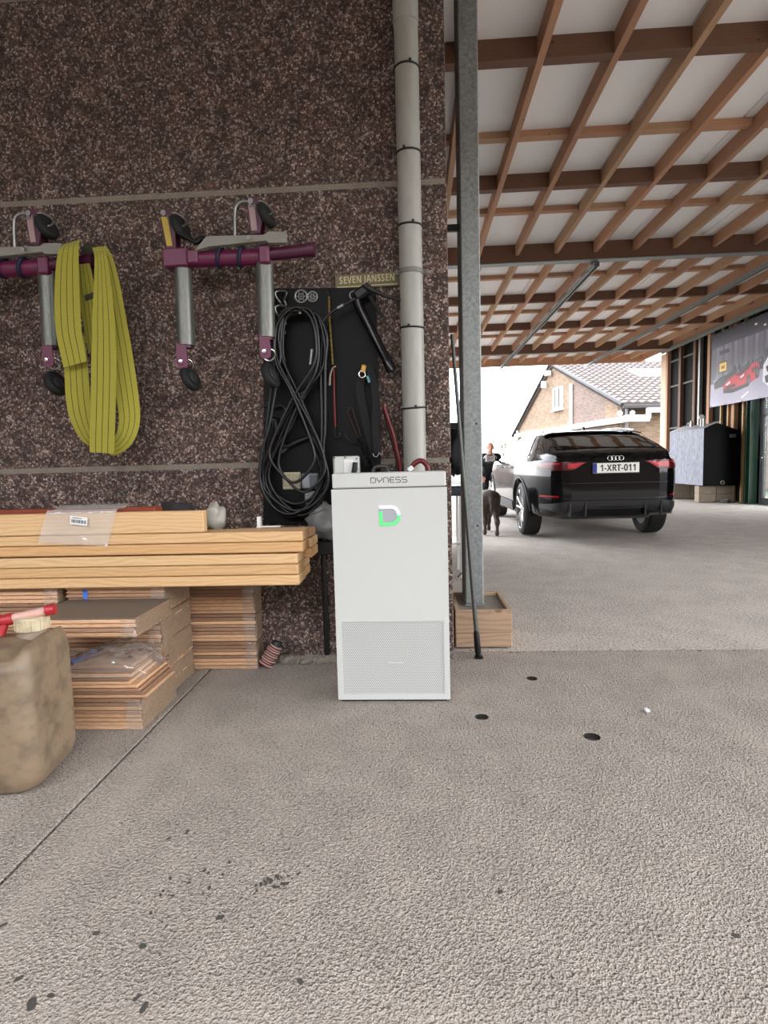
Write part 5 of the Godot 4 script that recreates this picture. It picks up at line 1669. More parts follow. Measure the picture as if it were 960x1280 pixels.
func build_dollies() -> void:
	var base := Vector3(-0.812, 1.557, -2.7)
	var t := thing("wheel_dolly", "purple two-roller wheel dolly hanging on the wall between the yellow sling and the black board", "wheel dolly", base, 0, "purple wheel dollies on the wall")
	var pur := mat("purple_paint", Color(.36, .05, .22), .4)
	pur.clearcoat_enabled = true
	pur.clearcoat = .15
	var dpur := mat("dark_purple", Color(.26, .05, .17), .4)
	var grey := mat("lever_grey", Color(.47, .46, .42), .45)
	var alu := mat("roller_zinc", Color(.54, .54, .51), .38, .55)
	alu.albedo_texture = tex.galv
	tri(alu, Vector3(6, .6, 6), false)
	# main beam: square socket, round tube, sliding inner tube with an end cap
	var b := B.new()
	b.box(Vector3(-1.08, 1.986, -2.69), Vector3(.115, .082, .085), .006, Basis(Vector3(0, 0, 1), .02))
	b.box(Vector3(-0.998, 1.984, -2.675), Vector3(.05, .062, .06), .006)
	put(b.mv(-base), "socket", pur, t)
	put(B.new().cyl(Vector3(-1.03, 1.984, -2.69), Vector3(-0.66, 1.982, -2.69), .036, -1, 20).mv(-base), "beam_tube", pur, t)
	b = B.new().box(Vector3(-0.666, 1.98, -2.685), Vector3(.05, .08, .08), .008)
	put(b.mv(-base), "roller_mount", pur, t)
	put(B.new().cyl(Vector3(-0.667, 1.989, -2.69), Vector3(-0.442, 2.004, -2.69), .028, -1, 20).mv(-base), "sliding_tube", dpur, t)
	put(B.new().cyl(Vector3(-0.472, 2.002, -2.69), Vector3(-0.437, 2.005, -2.69), .032, -1, 20).mv(-base), "tube_cap", dpur, t)
	# grey foot lever in front of the beam
	var pl := PackedVector2Array()
	for q in [Vector3(-0.979, 2.003, -2.64), Vector3(-0.92, 2.064, -2.64), Vector3(-0.658, 2.057, -2.64), Vector3(-0.635, 2.07, -2.64), Vector3(-0.555, 2.066, -2.64), Vector3(-0.557, 2.019, -2.64), Vector3(-0.634, 2.021, -2.64), Vector3(-0.648, 2.032, -2.64), Vector3(-0.911, 2.018, -2.64)]: pl.push_back(Vector2(q.x - base.x, q.y - base.y))
	put(B.new().prism(pl, .028, Transform3D(Basis(), Vector3(0, 0, .055))), "foot_lever", grey, t)
	put(B.new().cyl(Vector3(-0.726, 2.044, -2.62), Vector3(-0.721, 2.036, -2.6), .009, -1, 8).mv(-base), "lever_bolt", mats.steel, t)
	# blue straps round the beam
	for x in [277, 303]:
		var c := dv(x, 322, -2.69)
		put(B.new().torus(c, Vector3(1, -.25, 0), .042, .009, 20, 6).mv(-base), "blue_strap", mat("strap_blue", Color(.06, .09, .20), .7), t)
	# two rollers hanging down, each ending in a forked bracket and a caster
	for r in [[229, 333, 233, 432, 230, 451, 238, 474], [330, 323, 333.5, 422, 333, 438, 338, 470]]:
		var z0 := -2.70
		put(B.new().cyl(dv(r[0], r[1], z0), dv(r[2], r[3], z0), .040, -1, 24).mv(-base), "roller", alu, t)
		put(B.new().cyl(dv(r[2], r[3], z0), dv(r[2], r[3], z0) + Vector3(0, -.012, 0), .030, -1, 16).mv(-base), "axle_end", dpur, t)
		var k := dv(r[4], r[5], z0 + .03)
		b = B.new()
		var sh := PackedVector2Array([Vector2(-.022, .072), Vector2(.024, .072), Vector2(.030, -.01), Vector2(.026, -.036), Vector2(.008, -.046), Vector2(-.014, -.040), Vector2(-.024, -.02)])
		b.prism(sh, .008, Transform3D(Basis(), k))
		b.box(k + Vector3(.003, .068, -.03), Vector3(.05, .008, .066), .002)
		put(b.mv(-base), "caster_bracket", pur, t)
		put(B.new().lathe([Vector2(0, .012), Vector2(.009, .011), Vector2(.012, 0), Vector2(0, 0)], Transform3D(Basis(Vector3(1, 0, 0), Vector3(0, 0, 1), Vector3(0, -1, 0)), k + Vector3(0, -.012, .004) - base), 12), "caster_bolt", mats.chrome, t)
		put(B.new().torus(k + Vector3(.012, -.022, -.022), Vector3(.25, -.5, .6), .030, .006, 24, 8).mv(-base), "swivel_ring", mats.chrome, t)
		var w := dv(r[6], r[7], z0 + .0)
		var ax := Vector3(.90, .36, .22).normalized()
		put(wheel_mesh(w, ax, .062, .036).mv(-base), "caster_wheel", mats.rubber, t)
		put(wheel_mesh(w, ax, .030, .040).mv(-base), "wheel_hub", mat("hub_dark", Color(.16, .16, .16), .5), t)
	# upper curved brackets with casters behind them
	for r in [[212, 272, 219, 314, true], [317.5, 259, 321, 296, false]]:
		var a := dv(r[0], r[1], -2.665)
		var c := dv(r[2], r[3], -2.665)
		b = B.new()
		var side := PackedVector2Array([Vector2(-.022, .018), Vector2(.0, .028), Vector2(.026, .02), Vector2(.040, -.03), Vector2(.042, -.09), Vector2((c - a).x + .024, (c - a).y), Vector2((c - a).x - .018, (c - a).y), Vector2(-.022, -.06)])
		for z in [0.0, -.055]: b.prism(side, .007, Transform3D(Basis(), a + Vector3(0, 0, z)))
		put(b.mv(-base), "upper_bracket", dpur, t)
		var lb := PackedVector2Array([Vector2(-.018, -.01), Vector2(.012, -.012), Vector2((c - a).x * .7 + .014, (c - a).y * .92), Vector2((c - a).x * .7 - .012, (c - a).y * .92)])
		put(B.new().prism(lb, .002, Transform3D(Basis(), a + Vector3(0, 0, .005) - base)), "label", mat("label_yellow", Color(.68, .58, .20), .5) if r[4] else mat("label_pale", Color(.60, .50, .50), .5), t)
		put(B.new().cyl(a + Vector3(-.004, .004, .0), a + Vector3(-.004, .004, .014), .013, -1, 10).mv(-base), "bracket_bolt", mats.chrome, t)
		put(wheel_mesh(a + Vector3(.055, -.045, -.03), Vector3(.88, .40, .2).normalized(), .060, .036).mv(-base), "caster_wheel", mats.rubber, t)
		put(B.new().torus(a + Vector3(.045, -.015, -.02), Vector3(.5, .5, .6), .042, .005, 20, 6).mv(-base), "swivel_ring", mats.steel, t)
	# bent steel hook over the beam and a black cable
	put(B.new().tube(spl([Vector3(-0.798, 2.066, -2.66), Vector3(-0.793, 2.171, -2.66), Vector3(-0.782, 2.202, -2.66), Vector3(-0.756, 2.218, -2.66), Vector3(-0.726, 2.213, -2.66), Vector3(-0.716, 2.192, -2.66)], 6), .0075, 8).mv(-base), "hook", mats.steel, t)
	put(B.new().tube(spl([Vector3(-1.064, 2.099, -2.66), Vector3(-1.02, 2.073, -2.66), Vector3(-0.977, 2.049, -2.66), Vector3(-0.953, 2.07, -2.66), Vector3(-0.939, 2.055, -2.66)], 6), .011, 8).mv(-base), "spring", mats.black_steel, t)
	# the second dolly on the left, over which the sling hangs
	copy(t, "wheel_dolly", "purple two-roller wheel dolly at the left edge, carrying the yellow sling", base + Vector3(-1.047, -.002, -.0))

func dv(px: float, py: float, z: float) -> Vector3:  # metres on the wall for the dolly's drawn outline (256 units to the metre)
	return Vector3(-.812 + (px - 300.0) * .003835 + (440.0 - py) * .00018, 1.557 + (440.0 - py) * .003636 - (px - 300.0) * .00014, z)

func wheel_mesh(c: Vector3, ax: Vector3, r: float, w: float) -> B:
	var y := ax.normalized()
	var x := y.cross(Vector3.UP).normalized()
	var xf := Transform3D(Basis(x, y, x.cross(y)), c)
	return B.new().lathe([Vector2(0, -w / 2), Vector2(r * .8, -w / 2), Vector2(r * .95, -w * .38), Vector2(r, -w * .15), Vector2(r, w * .15), Vector2(r * .95, w * .38), Vector2(r * .8, w / 2), Vector2(0, w / 2)], xf, 28)

func build_sling() -> void:
	var base := Vector3(-1.479, 1.975, -2.66)
	var t := thing("lifting_sling", "yellow webbing lifting sling looped over the left purple dolly, hanging down the pebbled wall", "sling", base)
	var m := mat("sling_yellow", Color(.62, .59, .20), .85)
	m.albedo_texture = tex.web
	m.uv1_scale = Vector3(9, 1, 1)
	m.rim_enabled = true; m.rim = .3
	var strand := func(called: String, pts: Array, ws: Array, nz: Array, mm: Material) -> void:
		var c := spl(pts, 7)
		var n := c.size()
		var w: Array = []
		var nn: Array = []
		for i in n:
			var f := float(i) / (n - 1) * (ws.size() - 1)
			var k := mini(int(f), ws.size() - 2)
			w.append(lerpf(ws[k], ws[k + 1], f - k))
			f = float(i) / (n - 1) * (nz.size() - 1)
			k = mini(int(f), nz.size() - 2)
			nn.append((nz[k] as Vector3).lerp(nz[k + 1], f - k).normalized())
		put(B.new().ribbon(c, nn, w, .005).mv(-base), called, mm, t)
	var F := Vector3(0, 0, 1)
	# front left strand: up over the beam, down, and turned under at its foot
	strand.call("strand", [Vector3(-1.588, 2.081, -2.7), Vector3(-1.561, 2.072, -2.65), Vector3(-1.549, 2.022, -2.6), Vector3(-1.564, 1.924, -2.6), Vector3(-1.575, 1.782, -2.6), Vector3(-1.577, 1.657, -2.6), Vector3(-1.565, 1.566, -2.6), Vector3(-1.552, 1.506, -2.59)], [.075, .075, .09, .108, .120, .120, .118, .112], [Vector3(0, 1, .3), F, F, F, F], m)
	# its lower half, running down behind into the bottom loop
	strand.call("strand", [Vector3(-1.577, 1.646, -2.635), Vector3(-1.575, 1.517, -2.635), Vector3(-1.577, 1.388, -2.635), Vector3(-1.572, 1.295, -2.635), Vector3(-1.555, 1.219, -2.635), Vector3(-1.528, 1.162, -2.635), Vector3(-1.505, 1.124, -2.66)], [.10, .112, .118, .115, .105, .085, .06], [F, F, F, Vector3(-.3, 0, 1), Vector3(-.6, .1, .8)], m)
	# middle front strand down to the lowest fold
	strand.call("strand", [Vector3(-1.46, 2.054, -2.69), Vector3(-1.418, 1.998, -2.63), Vector3(-1.413, 1.888, -2.62), Vector3(-1.409, 1.704, -2.6), Vector3(-1.42, 1.524, -2.6), Vector3(-1.436, 1.343, -2.6), Vector3(-1.451, 1.196, -2.6), Vector3(-1.46, 1.099, -2.6)], [.05, .055, .075, .105, .118, .118, .118, .116], [Vector3(.3, .6, .6), F, F, F, F, F], m)
	# right strand behind, round the bottom
	strand.call("strand", [Vector3(-1.455, 2.061, -2.69), Vector3(-1.419, 1.992, -2.665), Vector3(-1.4, 1.883, -2.665), Vector3(-1.384, 1.719, -2.665), Vector3(-1.366, 1.534, -2.665), Vector3(-1.351, 1.347, -2.665), Vector3(-1.35, 1.253, -2.665), Vector3(-1.374, 1.178, -2.665), Vector3(-1.417, 1.133, -2.665), Vector3(-1.467, 1.112, -2.66)], [.06, .075, .085, .095, .10, .095, .085, .075, .07], [Vector3(.3, .5, .8), Vector3(.2, 0, 1), Vector3(.2, 0, 1), Vector3(.35, 0, 1), Vector3(.5, 0, .9), Vector3(.3, -.6, .7)], m)
	strand.call("strand", [Vector3(-1.521, 1.977, -2.66), Vector3(-1.514, 1.868, -2.66), Vector3(-1.505, 1.722, -2.66), Vector3(-1.504, 1.575, -2.66)], [.06, .085, .075, .04], [F, F], m)
	# grey wear sleeve where the webbing bears on the tube
	strand.call("wear_sleeve", [Vector3(-1.517, 2.085, -2.72), Vector3(-1.528, 2.011, -2.715), Vector3(-1.512, 1.921, -2.69), Vector3(-1.48, 1.821, -2.65)], [.06, .085, .085, .075], [Vector3(0, .4, 1), F], mat("sleeve_grey", Color(.22, .21, .17), .8))

func build_board() -> void:
	var z0 := -2.868
	var bm := mat("board_black", Color(.022, .022, .024), .5)
	bm.metallic_specular = .3
	bm.albedo_texture = tex.grime
	tri(bm, Vector3(3, .5, 3))
	var t := thing("tool_board", "tall black board fixed to the pebbled wall, hung with cables and tools behind the cabinet", "board", Vector3(-0.477, 0.737, -2.85))
	var o := t.position
	var pl := PackedVector2Array()
	for q in [Vector3(-0.722, 1.887, -2.85), Vector3(-0.169, 1.872, -2.85), Vector3(-0.17, 1.407, -2.85), Vector3(-0.169, 0.972, -2.85), Vector3(-0.172, 0.71, -2.85), Vector3(-0.778, 0.723, -2.85)]: pl.push_back(Vector2(q.x - o.x, q.y - o.y))
	put(B.new().prism(pl, .018, Transform3D(Basis(), Vector3(0, 0, -.008))), "panel", bm, t)
	# name plate above the board
	var np := thing("name_plate", "pale yellowed name plate with worn raised capitals, above the black tool board", "sign", Vector3(-0.212, 1.908, -2.862))
	put(B.new().box(Vector3.ZERO, Vector3(.315, .066, .006), .001, Basis(Vector3(0, 0, 1), .02)), "plate", mat("plate_yellowed", Color(.40, .37, .26), .6), np)
	var tm := TextMesh.new()
	var fn := SystemFont.new()
	fn.font_names = PackedStringArray(["Droid Sans"])
	fn.font_weight = 700
	tm.font = fn
	tm.text = "SEVEN JANSSEN"
	tm.font_size = 64
	tm.pixel_size = .00062
	tm.depth = .002
	var ink := mat("plate_letters", Color(.72, .68, .52), .6)
	var to := put(tm, "lettering", ink, np, Vector3(0, .008, .004), Basis(Vector3(0, 0, 1), .02).scaled(Vector3(.93, 1.15, 1)))
	put(B.new().box(Vector3(0, -.024, .0035), Vector3(.30, .005, .002), 0, Basis(Vector3(0, 0, 1), .02)), "rule", ink, np)
	# long black air hose, coiled in a twisted loop on a hook
	var hz := -2.80
	var h := thing("air_hose", "long black hose coiled in a twisted figure-eight, hanging left on the tool board", "hose", Vector3(-0.538, 1.748, -2.8))
	var hb := B.new()
	var r := RandomNumberGenerator.new()
	r.seed = 12
	var lanes := [[350, 402, 330, 404, 640, 1], [352, 399, 327, 409, 632, 1], [345, 408, 333, 412, 646, 1], [354, 407, 328, 413, 640, 1], [348, 401, 352, 410, 616, 1], [343, 404, 331, 402, 648, -1], [356, 396, 338, 411, 641, 1], [351, 411, 329, 406, 644, -1], [347, 398, 341, 397, 604, 1]]
	for i in lanes.size():
		var a: Array = lanes[i]
		var dz := -2.815 + .012 * (i % 5) + .004 * i
		var j := r.randf_range(-3, 3)
		var cross := 515.0 + r.randf_range(-26, 30)
		var ys := minf(602.0, a[4] - 32.0)
		var L: float = a[3] if a[5] > 0 else a[2]   # the coil is twisted: most turns cross over, two hang straight
		var R: float = a[2] if a[5] > 0 else a[3]
		var pts := [Vector3(375, 391 + i % 4, 0), Vector3((a[0] + 375) / 2 - 4, 400 + j, 0), Vector3(a[0] + 1, 425, 0), Vector3(a[0] + 3, 455 + j, 0), Vector3(lerpf(a[0], L, .42), cross, 0), Vector3(lerpf(a[0], L, .86), minf(566.0, ys - 30.0) + j, 0), Vector3(L, ys + 3, 0), Vector3(lerpf(R, L, .78), a[4] - 8, 0), Vector3(lerpf(R, L, .5), a[4], 0), Vector3(lerpf(R, L, .2), a[4] - 14, 0), Vector3(R, ys - 3, 0), Vector3(lerpf(R, a[1], .18), minf(560.0, ys - 36.0) + j, 0), Vector3(lerpf(R, a[1], .55), cross + 6, 0), Vector3(a[1] - 2, 462 - j, 0), Vector3(a[1], 425, 0), Vector3((a[1] + 375) / 2 + 5, 399 + j, 0)]
		var w: Array = []
		for k in pts.size():
			var front := .012 if k > 3 and k < 8 else 0.0
			w.append(bv(pts[k].x, pts[k].y, dz + front))
		hb.tube(spl(w, 7, true), .0076, 8, true)
	put(hb.mv(-h.position), "coil", mats.hose_rubber, h)
	var cp := B.new().tube(PackedVector3Array([Vector3(-0.481, 1.57, -2.77), Vector3(-0.491, 1.498, -2.77)]), [.010, .008], 10)
	put(cp.mv(-h.position), "coupling", mats.steel, h)
	put(B.new().cyl(Vector3(-0.547, 1.765, -2.85), Vector3(-0.53, 1.742, -2.76), .006, -1, 8).mv(-h.position), "hook", mats.steel, h)
	# twisted wire links at top left
	var c := thing("chain_links", "bent steel wire links hanging at the top left of the tool board", "chain", Vector3(-0.624, 1.863, -2.82))
	for q in [[353, 366, 384, 0.0], [353, 384, 404, .1], [352, 403, 418, 0.0]]:
		var y0: float = q[1]
		var y1: float = q[2]
		var lk: Array = []
		for v in [[-7, .15], [-3, 0.0], [5, 0.05], [7, .25], [3, .6], [5, .9], [1, 1.05], [-2, .75], [-6, .45]]:
			lk.append(bv(q[0] + v[0], lerpf(y0, y1, v[1]), -2.82 + .012 * sin(v[1] * 6.0) + q[3] * .05))
		put(B.new().tube(spl(lk, 5, true), .0045, 6, true).mv(-c.position), "link", mats.steel, c)
	# knurled ring tools
	for q in [[376, 371, 8.0, "ribbed steel ring wrench hanging above the coiled hose, beside the smaller ring"], [390, 371.5, 6.6, "small plain steel ring hanging just right of the ribbed ring wrench"]]:
		var rg := thing("ring_tool", q[3], "ring tool", bv(q[0], q[1], -2.845))
		put(B.new().torus(Vector3.ZERO, Vector3(0, 0, 1), q[2] * .0036, .004, 24, 8), "ring", mats.steel, rg)
		var sp := B.new()
		for k in 6:
			sp.cyl(Vector3.ZERO, Vector3(cos(TAU * k / 6), sin(TAU * k / 6), 0) * q[2] * .0035, .0018, -1, 6)
		if q[0] < 380:
			for k in 18: sp.box(Vector3(cos(TAU * k / 18), sin(TAU * k / 18), 0) * q[2] * .0040, Vector3(.004, .004, .008), .001, Basis(Vector3(0, 0, 1), TAU * k / 18))
		sp.torus(Vector3.ZERO, Vector3(0, 0, 1), q[2] * .0018, .002, 14, 6)
		put(sp, "spokes", mats.steel, rg)
		put(B.new().cyl(Vector3(0, 0, -.02), Vector3(0, 0, .008), .003, -1, 6), "nail", mats.black_steel, rg)
	# elastic cord with hooks: gold above, red below
	var e := thing("elastic_cord", "gold and red elastic cord with black hooks hanging down the middle of the board", "cord", Vector3(-0.398, 1.849, -2.83))
	put(B.new().tube(PackedVector3Array([Vector3(-0.399, 1.83, -2.83), Vector3(-0.399, 1.72, -2.83), Vector3(-0.395, 1.605, -2.83), Vector3(-0.391, 1.505, -2.83)]), .0055, 8).mv(-e.position), "gold_cord", mat("cord_gold", Color(.50, .40, .16), .7), e)
	var st := B.new()
	for k in 14: st.torus(Vector3(-0.399, 1.83, -2.83).lerp(Vector3(-0.391, 1.505, -2.83), (k + .5) / 14.0), Vector3(.1, 1, 0), .0058, .0016, 10, 5)
	put(st.mv(-e.position), "cord_bands", mats.black_plastic, e).set_meta("kind", "stuff")
	put(B.new().tube(PackedVector3Array([Vector3(-0.387, 1.481, -2.825), Vector3(-0.388, 1.333, -2.825), Vector3(-0.388, 1.2, -2.825)]), .005, 8).mv(-e.position), "red_cord", mat("cord_red", Color(.42, .07, .10), .6), e)
	put(B.new().tube(spl([Vector3(-0.387, 1.204, -2.82), Vector3(-0.393, 1.168, -2.82), Vector3(-0.385, 1.149, -2.82), Vector3(-0.369, 1.156, -2.82), Vector3(-0.365, 1.172, -2.82)], 5), .0035, 6).mv(-e.position), "lower_hook", mats.black_steel, e)
	put(B.new().tube(spl([Vector3(-0.408, 1.403, -2.815), Vector3(-0.402, 1.456, -2.815), Vector3(-0.389, 1.487, -2.815), Vector3(-0.373, 1.494, -2.815)], 5), [.006, .006, .006, .006, .006, .005, .005, .005, .005, .005, .004, .004, .004, .004, .004, .004], 6).mv(-e.position), "pale_hook", mat("hook_pale", Color(.55, .52, .45), .6), e)
	put(B.new().tube(spl([Vector3(-0.401, 1.829, -2.84), Vector3(-0.404, 1.852, -2.84), Vector3(-0.399, 1.867, -2.84), Vector3(-0.388, 1.863, -2.84)], 5), .003, 6).mv(-e.position), "upper_hook", mats.black_steel, e)
	# grease gun
	var g := thing("grease_gun", "black grease gun hanging aslant on the tool board, under the name plate", "grease gun", Vector3(-0.255, 1.787, -2.79))
	var gb := B.new()
	gb.tube(PackedVector3Array([Vector3(-0.259, 1.795, -2.79), Vector3(-0.248, 1.764, -2.79), Vector3(-0.124, 1.515, -2.79), Vector3(-0.121, 1.508, -2.79), Vector3(-0.099, 1.458, -2.79)]), [.024, .022, .022, .0255, .0245], 18)
	put(gb.mv(-g.position), "barrel", mat("gun_black", Color(.035, .036, .038), .22, .2), g)
	put(B.new().box(Vector3(-0.235, 1.831, -2.79), Vector3(.085, .05, .045), .012, Basis(Vector3(0, 0, 1), .55)).mv(-g.position), "head", mats.black_plastic, g)
	put(B.new().torus(Vector3(-0.099, 1.439, -2.79), Vector3(.2, .2, 1), .016, .004, 16, 6).mv(-g.position), "end_ring", mats.black_steel, g)
	put(B.new().ribbon(spl([Vector3(-0.195, 1.807, -2.765), Vector3(-0.173, 1.77, -2.765), Vector3(-0.152, 1.735, -2.765), Vector3(-0.133, 1.705, -2.765)], 4), [Vector3(.6, .3, .7)], .022, .005).mv(-g.position), "lever", mats.black_plastic, g)
	put(B.new().tube(spl([Vector3(-0.217, 1.861, -2.77), Vector3(-0.187, 1.838, -2.77), Vector3(-0.146, 1.818, -2.77), Vector3(-0.112, 1.802, -2.77), Vector3(-0.063, 1.789, -2.77), Vector3(-0.056, 1.781, -2.77)], 5), [.016, .016, .016, .016, .016, .014, .012, .011, .010, .009, .009, .008, .008, .008, .008, .008, .008, .008, .008, .008, .008, .008, .008, .008, .008, .008], 8).mv(-g.position), "handle", mats.black_plastic, g)
	put(B.new().tube(spl([Vector3(-0.265, 1.801, -2.77), Vector3(-0.296, 1.783, -2.77), Vector3(-0.335, 1.766, -2.77), Vector3(-0.378, 1.742, -2.77), Vector3(-0.422, 1.699, -2.77), Vector3(-0.438, 1.644, -2.79)], 6), .007, 8).mv(-g.position), "hose", mats.hose_rubber, g)
	put(B.new().tube(PackedVector3Array([Vector3(-0.352, 1.758, -2.77), Vector3(-0.323, 1.773, -2.77)]), .0085, 10).mv(-g.position), "ferrule", mats.steel, g)
	put(B.new().tube(spl([Vector3(-0.264, 1.798, -2.8), Vector3(-0.29, 1.814, -2.8), Vector3(-0.29, 1.836, -2.8), Vector3(-0.266, 1.846, -2.8)], 5), .0035, 6).mv(-g.position), "clip", mats.steel, g)
	# strap with buckle
	var k := thing("ratchet_strap", "folded black strap with a brass buckle hanging on the right of the tool board", "strap", Vector3(-0.236, 1.475, -2.82))
	var sm := mat("strap_black", Color(.030, .030, .036), .85)
	put(B.new().ribbon(spl([Vector3(-0.236, 1.502, -2.825), Vector3(-0.254, 1.426, -2.825), Vector3(-0.26, 1.368, -2.825), Vector3(-0.243, 1.27, -2.825), Vector3(-0.219, 1.152, -2.825), Vector3(-0.193, 1.057, -2.825)], 5), [Vector3(0, 0, 1)], .042, .006).mv(-k.position), "strap", sm, k)
	put(B.new().ribbon(spl([Vector3(-0.22, 1.496, -2.812), Vector3(-0.194, 1.422, -2.812), Vector3(-0.181, 1.325, -2.812), Vector3(-0.188, 1.209, -2.812), Vector3(-0.18, 1.068, -2.812)], 5), [Vector3(.1, 0, 1)], .036, .006).mv(-k.position), "strap", sm, k)
	put(B.new().box(Vector3(-0.238, 1.475, -2.795), Vector3(.026, .040, .02), .005, Basis(Vector3(0, 0, 1), -.2)).mv(-k.position), "buckle", mat("brass", Color(.62, .48, .22), .35, .7), k)
	put(B.new().torus(Vector3(-0.244, 1.447, -2.785), Vector3(.3, .1, 1), .016, .004, 18, 6).mv(-k.position), "ring", mats.chrome, k)
	put(B.new().box(Vector3(-0.214, 1.423, -2.785), Vector3(.012, .034, .004), .001, Basis(Vector3(0, 0, 1), .3)).mv(-k.position), "tag", mat("tag_teal", Color(.30, .52, .55), .6), k)
	put(B.new().tube(spl([Vector3(-0.203, 1.065, -2.8), Vector3(-0.196, 1.049, -2.8), Vector3(-0.18, 1.052, -2.8), Vector3(-0.172, 1.068, -2.8), Vector3(-0.16, 1.056, -2.8), Vector3(-0.156, 1.079, -2.8)], 4), .0032, 6).mv(-k.position), "hook", mats.steel, k)
	# wire brush with a looped handle
	var wbr := thing("wire_brush", "round black wire brush with a twisted wire handle, hanging below the strap", "brush", Vector3(-0.311, 1.277, -2.83))
	put(B.new().tube(spl([Vector3(-0.278, 1.149, -2.82), Vector3(-0.3, 1.205, -2.82), Vector3(-0.322, 1.268, -2.82), Vector3(-0.317, 1.288, -2.82), Vector3(-0.301, 1.287, -2.82), Vector3(-0.291, 1.252, -2.82), Vector3(-0.273, 1.189, -2.82), Vector3(-0.262, 1.153, -2.82)], 5), .0032, 6).mv(-wbr.position), "handle", mat("wire_rust", Color(.20, .09, .07), .6, .4), wbr)
	var br := B.new()
	var a0 := Vector3(-0.268, 1.141, -2.8)
	var a1 := Vector3(-0.217, 1.006, -2.8)
	var f := RandomNumberGenerator.new()
	f.seed = 2
	for i in 900:
		var s := f.randf()
		var an := f.randf() * TAU
		var p := a0.lerp(a1, s)
		var L := lerpf(.016, .034, s)
		var d := Vector3(cos(an), sin(an) * .6 - .4, sin(an) * .8) * L
		var sd := d.cross(Vector3(0, 0, 1)).normalized() * .0009
		br.t(p - sd, p + sd, p + d)
		br.t(p + sd, p - sd, p + d)
	put(br.mv(-wbr.position), "bristles", mats.black_plastic, wbr).set_meta("kind", "stuff")
	var co := PackedVector3Array()
	for i in 90:
		var s := i / 89.0
		co.push_back(a0.lerp(a1, s * .8) + Vector3(cos(i * .8), sin(i * .8) * .4, sin(i * .8)) * .014)
	put(B.new().tube(co, .0022, 5).mv(-wbr.position), "spiral", mats.black_steel, wbr)
	put(B.new().tube(spl([Vector3(-0.338, 1.166, -2.8), Vector3(-0.324, 1.134, -2.8), Vector3(-0.292, 1.13, -2.8), Vector3(-0.28, 1.141, -2.8)], 4), .0035, 6).mv(-wbr.position), "hook", mats.black_steel, wbr)
	# red handled cutter leaning by the pipe
	var rc := thing("red_handled_tool", "long tool with one red and one black handle, hanging beside the grey drainpipe", "tool", Vector3(-0.143, 1.294, -2.82))
	put(B.new().tube(spl([Vector3(-0.142, 1.292, -2.8), Vector3(-0.128, 1.245, -2.8), Vector3(-0.102, 1.163, -2.8), Vector3(-0.085, 1.077, -2.8), Vector3(-0.071, 1.01, -2.8), Vector3(-0.069, 0.912, -2.8)], 5), .0105, 10).mv(-rc.position), "red_handle", mat("handle_red", Color(.36, .04, .07), .3), rc)
	put(B.new().tube(spl([Vector3(-0.144, 1.278, -2.82), Vector3(-0.126, 1.208, -2.82), Vector3(-0.101, 1.109, -2.82), Vector3(-0.086, 1.042, -2.82), Vector3(-0.085, 0.931, -2.82)], 5), .009, 8).mv(-rc.position), "black_handle", mats.black_plastic, rc)
	put(B.new().tube(spl([Vector3(-0.077, 1.104, -2.81), Vector3(-0.074, 1.042, -2.81), Vector3(-0.095, 0.995, -2.81), Vector3(-0.12, 0.964, -2.81)], 5), .003, 6).mv(-rc.position), "cord", mats.black_plastic, rc)
	# switch box above the cabinet
	var sb := thing("switch_box", "pale grey isolator switch box with a black rotary lever, peeping over the white cabinet", "switch box", Vector3(-0.333, 0.977, -2.8))
	put(B.new().box(Vector3(-0.333, 0.958, -2.8), Vector3(.128, .195, .085), .006).mv(-sb.position), "case", mat("box_grey", Color(.62, .63, .61), .45), sb)
	put(B.new().box(Vector3(-0.328, 0.959, -2.752), Vector3(.122, .186, .012), .003).mv(-sb.position), "lid", mat("lid_pale", Color(.78, .79, .77), .4), sb)
	put(B.new().box(Vector3(-0.318, 0.99, -2.744), Vector3(.046, .095, .005), .001).mv(-sb.position), "dial_plate", mats.white_paint, sb)
	put(B.new().tube(PackedVector3Array([Vector3(-0.284, 1.024, -2.728), Vector3(-0.289, 0.985, -2.728), Vector3(-0.306, 0.94, -2.728)]), [.012, .013, .012], 10).mv(-sb.position), "lever", mats.black_plastic, sb)
	for q in [[421, 573], [434, 572.5], [448, 574], [448.5, 586]]:
		put(B.new().cyl(bv(q[0], q[1], -2.75), bv(q[0], q[1], -2.742), .004, -1, 8).mv(-sb.position), "screw", mats.black_steel, sb)
	var gbx := thing("grey_case", "small dark grey plastic frame behind the cabinet, between switch box and red handle", "case", Vector3(-0.17, 0.973, -2.8))
	put(B.new().tube(spl([Vector3(-0.205, 0.967, -2.79), Vector3(-0.197, 0.994, -2.79), Vector3(-0.173, 1.001, -2.79), Vector3(-0.141, 1, -2.79), Vector3(-0.13, 0.98, -2.79), Vector3(-0.127, 0.949, -2.79), Vector3(-0.206, 0.935, -2.79)], 4, true), .009, 8, true).mv(-gbx.position), "frame", mat("frame_grey", Color(.22, .22, .21), .5), gbx)
	# sockets at the foot of the board
	var iv := mat("socket_ivory", Color(.70, .67, .56), .4)
	var so := thing("wall_socket", "ivory double wall socket half hidden by the coiled hose, low on the board", "socket", Vector3(-0.62, 0.94, -2.845))
	put(B.new().box(Vector3.ZERO, Vector3(.092, .086, .02), .004), "plate", iv, so)
	for s2 in [-1, 1]:
		put(B.new().box(Vector3(s2 * .022, .002, .011), Vector3(.036, .060, .008), .003), "rocker", mat("rocker_ivory", Color(.62, .59, .49), .4), so)
	var gs := mat("socket_grey", Color(.46, .48, .50), .4)
